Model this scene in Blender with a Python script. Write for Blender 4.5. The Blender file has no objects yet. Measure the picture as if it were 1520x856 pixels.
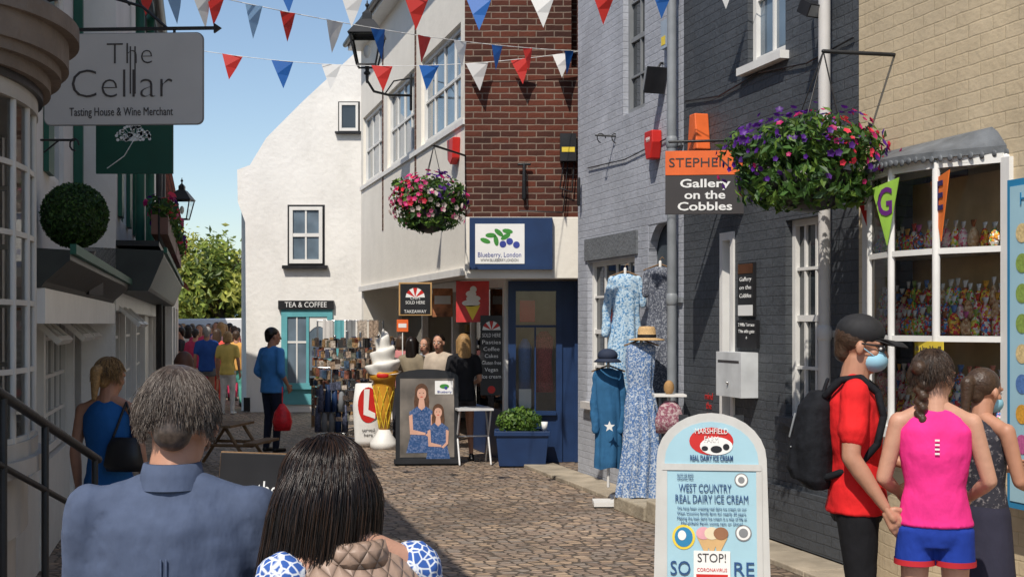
import bpy, math, random
from mathutils import Vector, Matrix
random.seed(7)
R=math.radians
F=1900.;CX=760.;HY=480.;CH=1.8
def P(px,py,Y): return Vector(((px-CX)/F*Y,Y,CH-(py-HY)/F*Y))
def T(*a): return Matrix.Translation(Vector(a) if len(a)==3 else Vector(a[0]))
def RX(a): return Matrix.Rotation(R(a),4,'X')
def RY(a): return Matrix.Rotation(R(a),4,'Y')
def RZ(a): return Matrix.Rotation(R(a),4,'Z')
sc=bpy.context.scene
# ---------------------------------------------------------------- materials
def nm(name):
    m=bpy.data.materials.new(name);m.use_nodes=True;nt=m.node_tree;return m,nt,nt.nodes['Principled BSDF']
def N(nt,t,**k):
    n=nt.nodes.new(t)
    for a,v in k.items(): setattr(n,a,v)
    return n
def mul(c,f): return (min(c[0]*f,1),min(c[1]*f,1),min(c[2]*f,1),1)
def mixn(nt,fac,a,b,bt='MIX'):
    n=N(nt,'ShaderNodeMix',data_type='RGBA',blend_type=bt)
    for s,v in ((0,fac),(6,a),(7,b)):
        if hasattr(v,'links') or hasattr(v,'is_linked'): nt.links.new(v,n.inputs[s])
        else: n.inputs[s].default_value=v
    return n.outputs[2]
def plain(name,col,rough=.6,var=.15,scale=5,bump=0.,bs=60,metal=0,spec=.4,stretch=None,dirt=0,trans=0):
    m,nt,b=nm(name);g=N(nt,'ShaderNodeNewGeometry');vec=g.outputs['Position']
    n=N(nt,'ShaderNodeTexNoise');n.inputs['Scale'].default_value=scale;n.inputs['Detail'].default_value=5
    nt.links.new(vec,n.inputs['Vector'])
    rp=N(nt,'ShaderNodeMapRange');rp.inputs[1].default_value=.3;rp.inputs[2].default_value=.7
    nt.links.new(n.outputs['Fac'],rp.inputs[0])
    c=mixn(nt,rp.outputs[0],mul(col,1-var),mul(col,1+var))
    if dirt:
        mp=N(nt,'ShaderNodeMapping');mp.inputs['Scale'].default_value=(1.6,1.6,.5);nt.links.new(vec,mp.inputs[0])
        n3=N(nt,'ShaderNodeTexNoise');n3.inputs['Scale'].default_value=1.6;n3.inputs['Detail'].default_value=8;n3.inputs['Roughness'].default_value=.7
        nt.links.new(mp.outputs[0],n3.inputs['Vector'])
        r3=N(nt,'ShaderNodeMapRange');r3.inputs[1].default_value=.5;r3.inputs[2].default_value=.8;r3.inputs[4].default_value=dirt
        nt.links.new(n3.outputs['Fac'],r3.inputs[0])
        c=mixn(nt,r3.outputs[0],c,(col[0]*.4,col[1]*.37,col[2]*.32,1))
    nt.links.new(c,b.inputs['Base Color'])
    b.inputs['Roughness'].default_value=rough;b.inputs['Metallic'].default_value=metal
    b.inputs['Specular IOR Level'].default_value=spec
    if bump:
        n2=N(nt,'ShaderNodeTexNoise');n2.inputs['Scale'].default_value=bs;n2.inputs['Detail'].default_value=4
        if stretch:
            mp=N(nt,'ShaderNodeMapping');mp.inputs['Scale'].default_value=stretch;nt.links.new(vec,mp.inputs[0]);nt.links.new(mp.outputs[0],n2.inputs['Vector'])
        else: nt.links.new(vec,n2.inputs['Vector'])
        bp=N(nt,'ShaderNodeBump');bp.inputs['Strength'].default_value=bump;bp.inputs['Distance'].default_value=.02
        nt.links.new(n2.outputs['Fac'],bp.inputs['Height']);nt.links.new(bp.outputs[0],b.inputs['Normal'])
    return m
def brick(name,c1,c2,mort,bw=.225,rh=.075,ms=.010,bump=.5,rough=.85,dirt=.25,off=.5,var=.2,stain=None):
    m,nt,b=nm(name);uv=N(nt,'ShaderNodeUVMap');uv.uv_map='UVMap'
    nz=N(nt,'ShaderNodeTexNoise');nz.inputs['Scale'].default_value=9;nt.links.new(uv.outputs[0],nz.inputs['Vector'])
    vm=N(nt,'ShaderNodeVectorMath',operation='MULTIPLY_ADD');vm.inputs[1].default_value=(.014,.014,0)
    nt.links.new(nz.outputs['Color'],vm.inputs[0]);nt.links.new(uv.outputs[0],vm.inputs[2])
    t=N(nt,'ShaderNodeTexBrick');t.offset=off;t.inputs['Scale'].default_value=1
    t.inputs['Brick Width'].default_value=bw;t.inputs['Row Height'].default_value=rh;t.inputs['Mortar Size'].default_value=ms
    t.inputs['Mortar Smooth'].default_value=.5;t.inputs['Bias'].default_value=0
    t.inputs['Color1'].default_value=(*c1,1);t.inputs['Color2'].default_value=(*c2,1);t.inputs['Mortar'].default_value=(*mort,1)
    nt.links.new(vm.outputs[0],t.inputs['Vector'])
    n=N(nt,'ShaderNodeTexNoise');n.inputs['Scale'].default_value=1.6;n.inputs['Detail'].default_value=9;n.inputs['Roughness'].default_value=.7
    nt.links.new(uv.outputs[0],n.inputs['Vector'])
    r=N(nt,'ShaderNodeMapRange');r.inputs[1].default_value=.3;r.inputs[2].default_value=.75;r.inputs[3].default_value=1+var*.4;r.inputs[4].default_value=1-var-dirt*.4
    nt.links.new(n.outputs['Fac'],r.inputs[0])
    c=mixn(nt,1.,t.outputs['Color'],r.outputs[0],'MULTIPLY')
    nt.links.new(c,b.inputs['Base Color']);b.inputs['Roughness'].default_value=rough;b.inputs['Specular IOR Level'].default_value=.3
    n2=N(nt,'ShaderNodeTexNoise');n2.inputs['Scale'].default_value=22;n2.inputs['Detail'].default_value=6;nt.links.new(uv.outputs[0],n2.inputs['Vector'])
    ma=N(nt,'ShaderNodeMath',operation='MULTIPLY_ADD');ma.inputs[1].default_value=-.8;nt.links.new(t.outputs['Fac'],ma.inputs[0]);nt.links.new(n2.outputs['Fac'],ma.inputs[2])
    bp=N(nt,'ShaderNodeBump');bp.inputs['Strength'].default_value=bump;bp.inputs['Distance'].default_value=.012
    nt.links.new(ma.outputs[0],bp.inputs['Height']);nt.links.new(bp.outputs[0],b.inputs['Normal'])
    return m
def cobble(name):
    m,nt,b=nm(name);g=N(nt,'ShaderNodeNewGeometry');mp=N(nt,'ShaderNodeMapping')
    mp.inputs['Rotation'].default_value=(0,0,R(-15));mp.inputs['Scale'].default_value=(1,1.4,.0)
    nt.links.new(g.outputs['Position'],mp.inputs[0])
    def vo(f):
        v=N(nt,'ShaderNodeTexVoronoi',feature=f);v.inputs['Scale'].default_value=9.4;v.inputs['Randomness'].default_value=.6
        nt.links.new(mp.outputs[0],v.inputs['Vector']);return v
    e=vo('DISTANCE_TO_EDGE');f=vo('F1')
    r=N(nt,'ShaderNodeMapRange');r.interpolation_type='SMOOTHSTEP';r.inputs[1].default_value=.01;r.inputs[2].default_value=.13;nt.links.new(e.outputs['Distance'],r.inputs[0])
    sp=N(nt,'ShaderNodeSeparateColor');nt.links.new(f.outputs['Color'],sp.inputs[0])
    rp=N(nt,'ShaderNodeValToRGB');el=rp.color_ramp.elements
    el[0].position=0;el[0].color=(.20,.145,.11,1);el[1].position=1;el[1].color=(.44,.33,.235,1)
    for p,c in ((.3,(.32,.235,.175,1)),(.6,(.26,.22,.185,1)),(.8,(.38,.27,.18,1))):
        x=el.new(p);x.color=c
    nt.links.new(sp.outputs[0],rp.inputs[0])
    n=N(nt,'ShaderNodeTexNoise');n.inputs['Scale'].default_value=.7;n.inputs['Detail'].default_value=6;nt.links.new(g.outputs['Position'],n.inputs['Vector'])
    r2=N(nt,'ShaderNodeMapRange');r2.inputs[1].default_value=.3;r2.inputs[2].default_value=.7;r2.inputs[3].default_value=.65;r2.inputs[4].default_value=1.25;nt.links.new(n.outputs['Fac'],r2.inputs[0])
    c=mixn(nt,1.,rp.outputs[0],r2.outputs[0],'MULTIPLY')
    c=mixn(nt,r.outputs[0],(.10,.078,.058,1),c)
    nt.links.new(c,b.inputs['Base Color'])
    n2=N(nt,'ShaderNodeTexNoise');n2.inputs['Scale'].default_value=30;n2.inputs['Detail'].default_value=4;nt.links.new(g.outputs['Position'],n2.inputs['Vector'])
    ma=N(nt,'ShaderNodeMath',operation='MULTIPLY_ADD');ma.inputs[1].default_value=.25;nt.links.new(n2.outputs['Fac'],ma.inputs[0]);nt.links.new(r.outputs[0],ma.inputs[2])
    ma2=N(nt,'ShaderNodeMath',operation='MULTIPLY_ADD');ma2.inputs[1].default_value=.5;nt.links.new(sp.outputs[1],ma2.inputs[0]);nt.links.new(ma.outputs[0],ma2.inputs[2])
    bp=N(nt,'ShaderNodeBump');bp.inputs['Strength'].default_value=.8;bp.inputs['Distance'].default_value=.02
    nt.links.new(ma2.outputs[0],bp.inputs['Height']);nt.links.new(bp.outputs[0],b.inputs['Normal'])
    b.inputs['Roughness'].default_value=.6;b.inputs['Specular IOR Level'].default_value=.4
    return m
def pattern(name,c1,c2,scale=30,thr=.45,kind='v'):
    m,nt,b=nm(name);g=N(nt,'ShaderNodeNewGeometry')
    if kind=='v':
        t=N(nt,'ShaderNodeTexVoronoi',feature='DISTANCE_TO_EDGE');t.inputs['Scale'].default_value=scale;o=t.outputs['Distance'];lo,hi=.04,.12
    else:
        t=N(nt,'ShaderNodeTexNoise');t.inputs['Scale'].default_value=scale;t.inputs['Detail'].default_value=3;t.inputs['Roughness'].default_value=.7;o=t.outputs['Fac'];lo,hi=thr-.03,thr+.09
    nt.links.new(g.outputs['Position'],t.inputs['Vector'])
    r=N(nt,'ShaderNodeMapRange');r.inputs[1].default_value=lo;r.inputs[2].default_value=hi;nt.links.new(o,r.inputs[0])
    nt.links.new(mixn(nt,r.outputs[0],(*c1,1),(*c2,1)),b.inputs['Base Color']);b.inputs['Roughness'].default_value=.85
    n2=N(nt,'ShaderNodeTexNoise');n2.inputs['Scale'].default_value=14;nt.links.new(g.outputs['Position'],n2.inputs['Vector'])
    bp=N(nt,'ShaderNodeBump');bp.inputs['Strength'].default_value=.5;bp.inputs['Distance'].default_value=.02
    nt.links.new(n2.outputs['Fac'],bp.inputs['Height']);nt.links.new(bp.outputs[0],b.inputs['Normal'])
    return m
def candy(name,cols,scale=70):
    m,nt,b=nm(name);g=N(nt,'ShaderNodeNewGeometry');v=N(nt,'ShaderNodeTexVoronoi');v.inputs['Scale'].default_value=scale;nt.links.new(g.outputs['Position'],v.inputs['Vector'])
    s=N(nt,'ShaderNodeSeparateColor');nt.links.new(v.outputs['Color'],s.inputs[0]);rp=N(nt,'ShaderNodeValToRGB');rp.color_ramp.interpolation='CONSTANT';el=rp.color_ramp.elements
    el[0].position=0;el[0].color=(*cols[0],1);el[1].position=.8;el[1].color=(*cols[-1],1)
    for i,c in enumerate(cols[1:-1]): x=el.new(.8*(i+1)/(len(cols)-1));x.color=(*c,1)
    nt.links.new(s.outputs[0],rp.inputs[0]);nt.links.new(rp.outputs[0],b.inputs['Base Color']);b.inputs['Roughness'].default_value=.22;b.inputs['Specular IOR Level'].default_value=.6
    bp=N(nt,'ShaderNodeBump');bp.inputs['Strength'].default_value=.8;bp.inputs['Distance'].default_value=.01;bp.invert=True;nt.links.new(v.outputs['Distance'],bp.inputs['Height']);nt.links.new(bp.outputs[0],b.inputs['Normal']);return m
def quilt(name,col):
    m,nt,b=nm(name);g=N(nt,'ShaderNodeNewGeometry');sp=N(nt,'ShaderNodeSeparateXYZ');nt.links.new(g.outputs['Position'],sp.inputs[0])
    def M_(op,a,bv=None):
        n=N(nt,'ShaderNodeMath',operation=op)
        for i,v in enumerate((a,bv)):
            if v is None: continue
            if isinstance(v,(int,float)): n.inputs[i].default_value=v
            else: nt.links.new(v,n.inputs[i])
        return n.outputs[0]
    xy=M_('ADD',sp.outputs[0],M_('MULTIPLY',sp.outputs[1],.6))
    a=M_('ABSOLUTE',M_('SINE',M_('MULTIPLY',M_('ADD',xy,sp.outputs[2]),62.)))
    c=M_('ABSOLUTE',M_('SINE',M_('MULTIPLY',M_('SUBTRACT',xy,sp.outputs[2]),62.)))
    h=M_('POWER',M_('MINIMUM',a,c),.5)
    n=N(nt,'ShaderNodeTexNoise');n.inputs['Scale'].default_value=40;nt.links.new(g.outputs['Position'],n.inputs['Vector'])
    h2=M_('ADD',h,M_('MULTIPLY',n.outputs['Fac'],.3))
    bp=N(nt,'ShaderNodeBump');bp.inputs['Strength'].default_value=.8;bp.inputs['Distance'].default_value=.008
    nt.links.new(h2,bp.inputs['Height']);nt.links.new(bp.outputs[0],b.inputs['Normal'])
    nt.links.new(mixn(nt,h,mul(col,.62),mul(col,1.05)),b.inputs['Base Color']);b.inputs['Roughness'].default_value=.5
    return m
def glassm(name,tint=(.02,.025,.03),clear=False):
    m,nt,b=nm(name)
    if not clear:
        g=N(nt,'ShaderNodeNewGeometry');n=N(nt,'ShaderNodeTexNoise');n.inputs['Scale'].default_value=2.2;nt.links.new(g.outputs['Position'],n.inputs['Vector'])
        nt.links.new(mixn(nt,n.outputs['Fac'],mul(tint,.4),mul(tint,2.6)),b.inputs['Base Color'])
        b.inputs['Roughness'].default_value=.03;b.inputs['Specular IOR Level'].default_value=.9
        bp=N(nt,'ShaderNodeBump');bp.inputs['Strength'].default_value=.08;bp.inputs['Distance'].default_value=.02
        nt.links.new(n.outputs['Fac'],bp.inputs['Height']);nt.links.new(bp.outputs[0],b.inputs['Normal'])
        return m
    tr=N(nt,'ShaderNodeBsdfTransparent');gl=N(nt,'ShaderNodeBsdfGlossy');gl.inputs['Roughness'].default_value=.02
    fr=N(nt,'ShaderNodeFresnel');fr.inputs[0].default_value=1.4;mx=N(nt,'ShaderNodeMixShader')
    tr.inputs[0].default_value=(.97,.98,.98,1)
    nt.links.new(fr.outputs[0],mx.inputs[0]);nt.links.new(tr.outputs[0],mx.inputs[1]);nt.links.new(gl.outputs[0],mx.inputs[2])
    nt.links.new(mx.outputs[0],nt.nodes['Material Output'].inputs[0]);return m
def leafm(name,col,var=.4):
    m,nt,b=nm(name);g=N(nt,'ShaderNodeNewGeometry')
    n=N(nt,'ShaderNodeMapRange');n.inputs[3].default_value=1-var;n.inputs[4].default_value=1+var;nt.links.new(g.outputs['Random Per Island'],n.inputs[0])
    nt.links.new(mixn(nt,1.,(*col,1),n.outputs[0],'MULTIPLY'),b.inputs['Base Color'])
    b.inputs['Roughness'].default_value=.5
    tl=N(nt,'ShaderNodeBsdfTranslucent');tl.inputs[0].default_value=mul(col,1.3);mx=N(nt,'ShaderNodeMixShader');mx.inputs[0].default_value=.3
    nt.links.new(b.outputs[0],mx.inputs[1]);nt.links.new(tl.outputs[0],mx.inputs[2]);nt.links.new(mx.outputs[0],nt.nodes['Material Output'].inputs[0])
    return m
WHITE=plain('white_paint',(.76,.75,.72),.45,.05,dirt=.15)
WPLAST=plain('white_render',(.80,.78,.74),.85,.05,1.5,.5,9,dirt=.2)
CREAMW=plain('cream_panel',(.80,.76,.68),.8,.04,2,.2,14,dirt=.08)
BLACK=plain('black_paint',(.018,.018,.02),.4,.3)
IRON=plain('iron',(.015,.016,.018),.45,.3,bump=.1)
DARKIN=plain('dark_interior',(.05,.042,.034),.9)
NAVY=plain('navy_paint',(.012,.035,.105),.45,.15)
TURQ=plain('turquoise_paint',(.12,.38,.42),.5,.1)
GREEN=plain('green_paint',(.012,.10,.065),.5,.15)
DGREEN=plain('dark_green_sign',(.012,.075,.05),.5,.1)
RED=plain('red_paint',(.55,.02,.015),.45,.1)
ORANGE=plain('orange_paint',(.75,.14,.03),.5,.1)
YEL=plain('yellow_paint',(.8,.6,.06),.5,.1)
GREY=plain('grey_paint',(.22,.23,.24),.5,.1)
LGREY=plain('light_grey_sign',(.60,.58,.56),.5,.05,dirt=.1)
SIGNG=plain('sign_board_grey',(.47,.46,.45),.5,.04)
FRG=plain('shaded_frame_paint',(.40,.39,.37),.55,.1,dirt=.3)  # bow window frame: shade put into the colour as grey, plus some dirt
FRW=plain('shaded_white_glazing_bars',(.50,.50,.48),.5,.08,dirt=.2)  # white bars dulled so the base colour carries the shade; light dirt too
CORN=plain('cornice_brown',(.17,.14,.12),.7,.2,6,.3,30,dirt=.3)
DTXT=plain('dark_lettering',(.05,.045,.045),.5,.05)
WTXT=plain('white_lettering',(.8,.8,.78),.5,.03)
LBLUE=plain('light_blue_print',(.36,.57,.66),.4,.04)
MBLUE=plain('blue_print',(.03,.22,.42),.4,.05)
WOODC=plain('wood',(.20,.12,.06),.7,.3,8,.3,20,stretch=(1,8,8))
STONE=plain('stone',(.36,.31,.23),.85,.25,5,.5,30,dirt=.3)
SLATE=brick('slate_tiles',(.09,.09,.10),(.13,.13,.14),(.04,.04,.04),.25,.2,.008)
TILE=brick('red_clay_tiles',(.36,.09,.05),(.25,.065,.04),(.06,.02,.015),.17,.1,.012,.9)
BRK=brick('red_brick',(.135,.036,.020),(.050,.018,.013),(.24,.18,.14),.225,.078,.009,.6,dirt=.5)
GBRK=brick('pale_grey_painted_brick',(.43,.45,.50),(.46,.48,.53),(.36,.38,.42),.225,.078,.006,.55,.7,.35,var=.22)
DBRK=brick('dark_grey_painted_brick',(.070,.078,.088),(.080,.088,.100),(.054,.060,.068),.225,.078,.006,.7,.55,.3,var=.25)
CBRK=brick('cream_painted_brick',(.62,.50,.33),(.64,.52,.35),(.56,.45,.29),.24,.085,.006,.35,.65,.3,var=.14)
LEAD=plain('lead',(.13,.14,.15),.6,.3,8,.4,12)
COB=cobble('cobbles')
GLASS=glassm('window_glass');GLASSB=glassm('window_glass_pale',(.09,.12,.15));CLEAR=glassm('shop_glass',clear=True)
CHROME=plain('chrome',(.6,.6,.6),.25,.05,metal=1)
SKIN=plain('skin',(.52,.28,.19),.5,.08,20,.1,150);SKIN2=plain('skin_tanned',(.44,.22,.14),.5,.08,20)
HBR=plain('hair_brown',(.055,.032,.02),.4,.3,60,.3,90);HGR=plain('hair_greying',(.058,.042,.033),.42,.45,90)
HDK=plain('hair_dark',(.012,.008,.007),.32,.3,40);HBL=plain('hair_blonde',(.34,.20,.08),.5,.3,60,.4,80);HGY=plain('hair_grey',(.3,.28,.26),.5,.2)
HAIRS=[HBR,HDK,HBL,HGY,HBR]
def cloth(name,c,bump=.5): return plain(name,c,.85,.12,9,bump,9,spec=.2,stretch=(1,1,.6))
# ---------------------------------------------------------------- builder
def E(name,loc=(0,0,0)):
    o=bpy.data.objects.new(name,None);o.location=loc;o.empty_display_size=.2;sc.collection.objects.link(o);return o
def par(o,p):
    if p is not None:
        o.parent=p;o.matrix_parent_inverse=Matrix.Translation(-Vector(p.location))
class B:
    def __init__(s,M=None,mat=None):
        s.v=[];s.f=[];s.mi=[];s.sm=[];s.uv=[];s.mats=[];s.M=M.copy() if M is not None else Matrix();s.cur=0
        if mat: s.m(mat)
    def m(s,mat):
        if mat not in s.mats: s.mats.append(mat)
        s.cur=s.mats.index(mat);return s
    def mesh(s,V,Fs,smooth=False,L=None):
        b=len(s.v);V=[Vector(v) for v in V]
        if L is not None: V=[L@v for v in V]
        s.v+= [s.M@v for v in V]
        for f in Fs:
            s.f.append([b+i for i in f]);s.mi.append(s.cur);s.sm.append(smooth)
            p=[V[i] for i in f]
            n=(p[1]-p[0]).cross(p[-1]-p[0]);a=[abs(c) for c in n]
            k=a.index(max(a))
            for q in p: s.uv.append((q[0],q[2]) if k==1 else ((q[1],q[2]) if k==0 else (q[0],q[1])))
        return s
    def box(s,a0,a1,b0,b1,c0,c1,L=None):
        V=[(x,y,z) for z in (c0,c1) for y in (b0,b1) for x in (a0,a1)]
        return s.mesh(V,[(0,2,3,1),(4,5,7,6),(0,1,5,4),(2,6,7,3),(0,4,6,2),(1,3,7,5)],False,L)
    def poly(s,pts,w,L=None): return s.mesh([(x,w,z) for x,z in pts],[tuple(range(len(pts)))],False,L)
    def prism(s,pts,w0,w1,L=None):
        n=len(pts);V=[(x,w0,z) for x,z in pts]+[(x,w1,z) for x,z in pts]
        return s.mesh(V,[tuple(range(n)),tuple(range(2*n-1,n-1,-1))]+[(i,(i+1)%n,(i+1)%n+n,i+n)[::-1] for i in range(n)],False,L)
    def disc(s,x,z,rx,rz,w,n=20,L=None): return s.poly([(x+rx*math.cos(i*2*math.pi/n),z+rz*math.sin(i*2*math.pi/n)) for i in range(n)],w,L)
    def loft(s,rings,n=16,caps=True,smooth=True,L=None):
        V=[];Fs=[]
        for r in rings:
            c,rx,ry=Vector(r[0]),r[1],r[2];ax=r[3] if len(r)>3 else Vector((1,0,0));ay=r[4] if len(r)>4 else Vector((0,1,0))
            for i in range(n):
                t=i*2*math.pi/n;V.append(c+ax*math.cos(t)*rx+ay*math.sin(t)*ry)
        for k in range(len(rings)-1):
            for i in range(n):
                j=(i+1)%n;Fs.append((k*n+i,k*n+j,(k+1)*n+j,(k+1)*n+i))
        if caps: Fs.append(tuple(range(n-1,-1,-1)));Fs.append(tuple(range((len(rings)-1)*n,len(rings)*n)))
        return s.mesh(V,Fs,smooth,L)
    def lathe(s,prof,c=(0,0,0),n=20,L=None,caps=True):
        c=Vector(c);return s.loft([(c+Vector((0,0,z)),r,r) for r,z in prof],n,caps,True,L)
    def cap(s,p0,p1,r0,r1,n=12,k=3,fl=1.,L=None):
        p0=Vector(p0);p1=Vector(p1);a=(p1-p0)
        if a.length<1e-6: a=Vector((0,0,1e-4))
        a.normalize();ref=Vector((1,0,0)) if abs(a.x)<.85 else Vector((0,1,0))
        x=(ref-a*ref.dot(a)).normalized();y=a.cross(x)
        rs=[]
        for i in range(k+1):
            t=-math.pi/2*(1-i/k)*.96;rs.append((p0+a*math.sin(t)*r0,r0*math.cos(t),r0*math.cos(t)*fl,x,y))
        for i in range(k+1):
            t=math.pi/2*(i/k)*.96;rs.append((p1+a*math.sin(t)*r1,r1*math.cos(t),r1*math.cos(t)*fl,x,y))
        return s.loft(rs,n,True,True,L)
    def tube(s,pts,r,n=8,L=None):
        for i in range(len(pts)-1): s.cap(pts[i],pts[i+1],r,r,n,2,1.,L)
        return s
    def ell(s,c,rx,ry,rz,n=16,k=10,L=None):
        c=Vector(c);rs=[]
        for i in range(k+1):
            t=-math.pi/2+math.pi*i/k;cr=max(math.cos(t),.02);rs.append((c+Vector((0,0,rz*math.sin(t))),rx*cr,ry*cr))
        return s.loft(rs,n,True,True,L)
    def obj(s,name,parent=None,bevel=0):
        me=bpy.data.meshes.new(name);me.from_pydata(s.v,[],s.f);
        for m in s.mats: me.materials.append(m)
        me.polygons.foreach_set('material_index',s.mi);me.polygons.foreach_set('use_smooth',s.sm)
        uv=me.uv_layers.new(name='UVMap');flat=[c for p in s.uv for c in p];uv.data.foreach_set('uv',flat)
        me.update();o=bpy.data.objects.new(name,me);sc.collection.objects.link(o);par(o,parent)
        if bevel:
            md=o.modifiers.new('b','BEVEL');md.width=bevel;md.segments=2;md.limit_method='ANGLE'
        return o
def rmo(name,b,parent,vox,sm=3,disp=0,dsc=.12):
    o=b.obj(name,parent);md=o.modifiers.new('r','REMESH');md.mode='VOXEL';md.voxel_size=vox;md.use_smooth_shade=True
    if sm: s=o.modifiers.new('s','SMOOTH');s.iterations=sm;s.factor=.5
    if disp:
        tx=bpy.data.textures.new('folds','CLOUDS');tx.noise_scale=dsc;tx.noise_depth=3
        d=o.modifiers.new('d','DISPLACE');d.texture=tx;d.strength=disp;d.mid_level=.5;d.texture_coords='GLOBAL'
    return o
def text(body,M,u,w,z,size,mat,parent,width=None,ax='CENTER',off=0):
    cu=bpy.data.curves.new('lettering','FONT');cu.body=body;cu.size=size;cu.align_x=ax;cu.align_y='CENTER';cu.extrude=.0012;cu.resolution_u=3;cu.offset=off
    o=bpy.data.objects.new('lettering',cu);sc.collection.objects.link(o);cu.materials.append(mat)
    sx=1
    if width:
        bpy.context.view_layer.update()
        if o.dimensions.x>0: sx=width/o.dimensions.x
    par(o,parent);o.matrix_basis=M@T(u,w,z)@RX(90)@Matrix.Diagonal((sx,1,1,1))
    return o
class Fr:
    def __init__(s,o,d):
        s.o=Vector((o[0],o[1],0));s.d=Vector((d[0],d[1],0)).normalized();s.n=Vector((s.d.y,-s.d.x,0))
        w=-s.n;s.M=Matrix(((s.d.x,w.x,0,s.o.x),(s.d.y,w.y,0,s.o.y),(0,0,1,0),(0,0,0,1)))
    def hit(s,px,py=480,off=0):  # survey: where the sight line of a photo point meets this facade
        t=(px-CX)/F;o=s.o+s.n*off
        den=s.d.x-t*s.d.y;u=(t*o.y-o.x)/den;Y=o.y+u*s.d.y
        return u,CH-(py-HY)/F*Y,Y
    def u(s,px,off=0): return s.hit(px,480,off)[0]
    def z(s,px,py,off=0): return s.hit(px,py,off)[1]
def wall(b,u0,u1,z0,z1,holes=(),w=0,dep=.14):
    us=sorted({u0,u1,*[h[0] for h in holes],*[h[1] for h in holes]});zs=sorted({z0,z1,*[h[2] for h in holes],*[h[3] for h in holes]})
    for i in range(len(us)-1):
        for j in range(len(zs)-1):
            cu=(us[i]+us[i+1])/2;cz=(zs[j]+zs[j+1])/2
            if any(h[0]<cu<h[1] and h[2]<cz<h[3] for h in holes): continue
            b.mesh([(us[i],w,zs[j]),(us[i+1],w,zs[j]),(us[i+1],w,zs[j+1]),(us[i],w,zs[j+1])],[(0,1,2,3)])
    for a,c,e,f in [h[:4] for h in holes]:
        d=w+dep
        b.mesh([(a,w,e),(a,d,e),(a,d,f),(a,w,f)],[(0,1,2,3)]);b.mesh([(c,w,e),(c,d,e),(c,d,f),(c,w,f)],[(3,2,1,0)])
        b.mesh([(a,w,f),(c,w,f),(c,d,f),(a,d,f)],[(3,2,1,0)]);b.mesh([(a,w,e),(c,w,e),(c,d,e),(a,d,e)],[(0,1,2,3)])
def sash(b,u0,u1,z0,z1,w,nx,nz,fm=WHITE,gm=GLASS,ft=.05,mt=.022,mid=True,sill=None):
    b.m(gm).box(u0+.005,u1-.005,w+.04,w+.048,z0+.005,z1-.005)
    b.m(fm).box(u0,u0+ft,w,w+.07,z0,z1).box(u1-ft,u1,w,w+.07,z0,z1).box(u0+ft,u1-ft,w+.002,w+.068,z0,z0+ft*1.2).box(u0+ft,u1-ft,w+.002,w+.068,z1-ft,z1)
    for i in range(1,nx):
        x=u0+(u1-u0)*i/nx;b.box(x-mt/2,x+mt/2,w+.018,w+.055,z0+ft,z1-ft)
    for j in range(1,nz):
        z=z0+(z1-z0)*j/nz;h=mt/2
        if mid and nz%2==0 and j==nz//2: h=ft*.5
        b.box(u0+ft,u1-ft,w+.014,w+.052,z-h,z+h)
    if sill: b.m(sill).box(u0-.05,u1+.05,w-.1 if w<.05 else -.07,w+.06,z0-.07,z0-.003)
FRr=Fr((.80,15.2),(.268,-.963));FB=Fr((-.59,16.),(1,0));FJ=Fr((-2.84,24.1),(.268,-.963));FG=Fr((-5.4,26.),(1,0))
FLf=Fr((-.79,0),(-.235,.972));FA=Fr((-.97,0),(-.235,.972));FL1=Fr((-1.15,0),(-.235,.972))
# ---------------------------------------------------------------- ground & sky
b=B(mat=plain('earth_ground',(.10,.10,.07),.9,.3,.3));b.mesh([(-300,-60,0),(300,-60,0),(300,600,0),(-300,600,0)],[(0,1,2,3)]);b.obj('ground')
b=B(mat=COB);b.mesh([(-22,-6,.004),(9,-6,.004),(9,60,.004),(-22,60,.004)],[(0,1,2,3)]);b.obj('cobbled_street')
b=B(FRr.M,plain('paving_slabs',(.34,.29,.22),.8,.3,3,.5,20,dirt=.3))
u=-1.
while u<9:
    l=random.uniform(.45,.8);b.box(u,u+l-.012,-.42,-.01,0,.05+random.uniform(-.006,.006));u+=l
b.obj('stone_gutter_pavement',None,.008)
# ---------------------------------------------------------------- right: pale grey + dark grey buildings
us=FRr.u
def hole(fr,pa,pb,ya,yb,ref=None):
    r=ref if ref else (pa+pb)/2
    return (fr.u(pa),fr.u(pb),fr.z(r,yb),fr.z(r,ya))
e=E('pale_grey_brick_house',FRr.M@Vector((1,0,0)))
uA,uB,uC=us(858),us(1015),us(1275)
h1=hole(FRr,872,942,385,600);h2=hole(FRr,925,957,-60,165)
h3=(us(962),us(1006),.15,FRr.z(985,330))
b=B(FRr.M,GBRK);wall(b,uA,uB,0,8,[h1,h2,h3]);b.box(uA,uB,.16,5,0,7.9)
b.m(plain('lintel_grey',(.15,.16,.17),.8,.15,6,.5,30)).box(h1[0]-.06,h1[1]+.1,-.02,-.002,h1[3]+.02,h1[3]+.27)
b.m(LGREY).box(h1[0]-.06,h1[1]+.06,-.07,.1,h1[2]-.09,h1[2]-.01)
b.obj('walls',e)
b=B(FRr.M);sash(b,*h1,.06,4,4,WHITE,GLASS,.05,.025);sash(b,*h2,.06,2,4,GREY,GLASS,.05)
b.m(plain('door_slate_blue',(.06,.075,.09),.5)).box(h3[0],h3[1],.10,.14,.15,h3[3])
ac=(h3[0]+h3[1])/2;ar=(h3[1]-h3[0])/2
b.m(GBRK).prism([(ac+ar*math.cos(t*math.pi/12),h3[3]+.02-ar+ar*math.sin(t*math.pi/12)) for t in range(0,7)]+[(h3[1],h3[3])],.004,.09)
b.prism([(ac+ar*math.cos(t*math.pi/12),h3[3]+.02-ar+ar*math.sin(t*math.pi/12)) for t in range(6,13)]+[(h3[0],h3[3])],.004,.09)
b.obj('windows_and_door',e)
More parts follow.
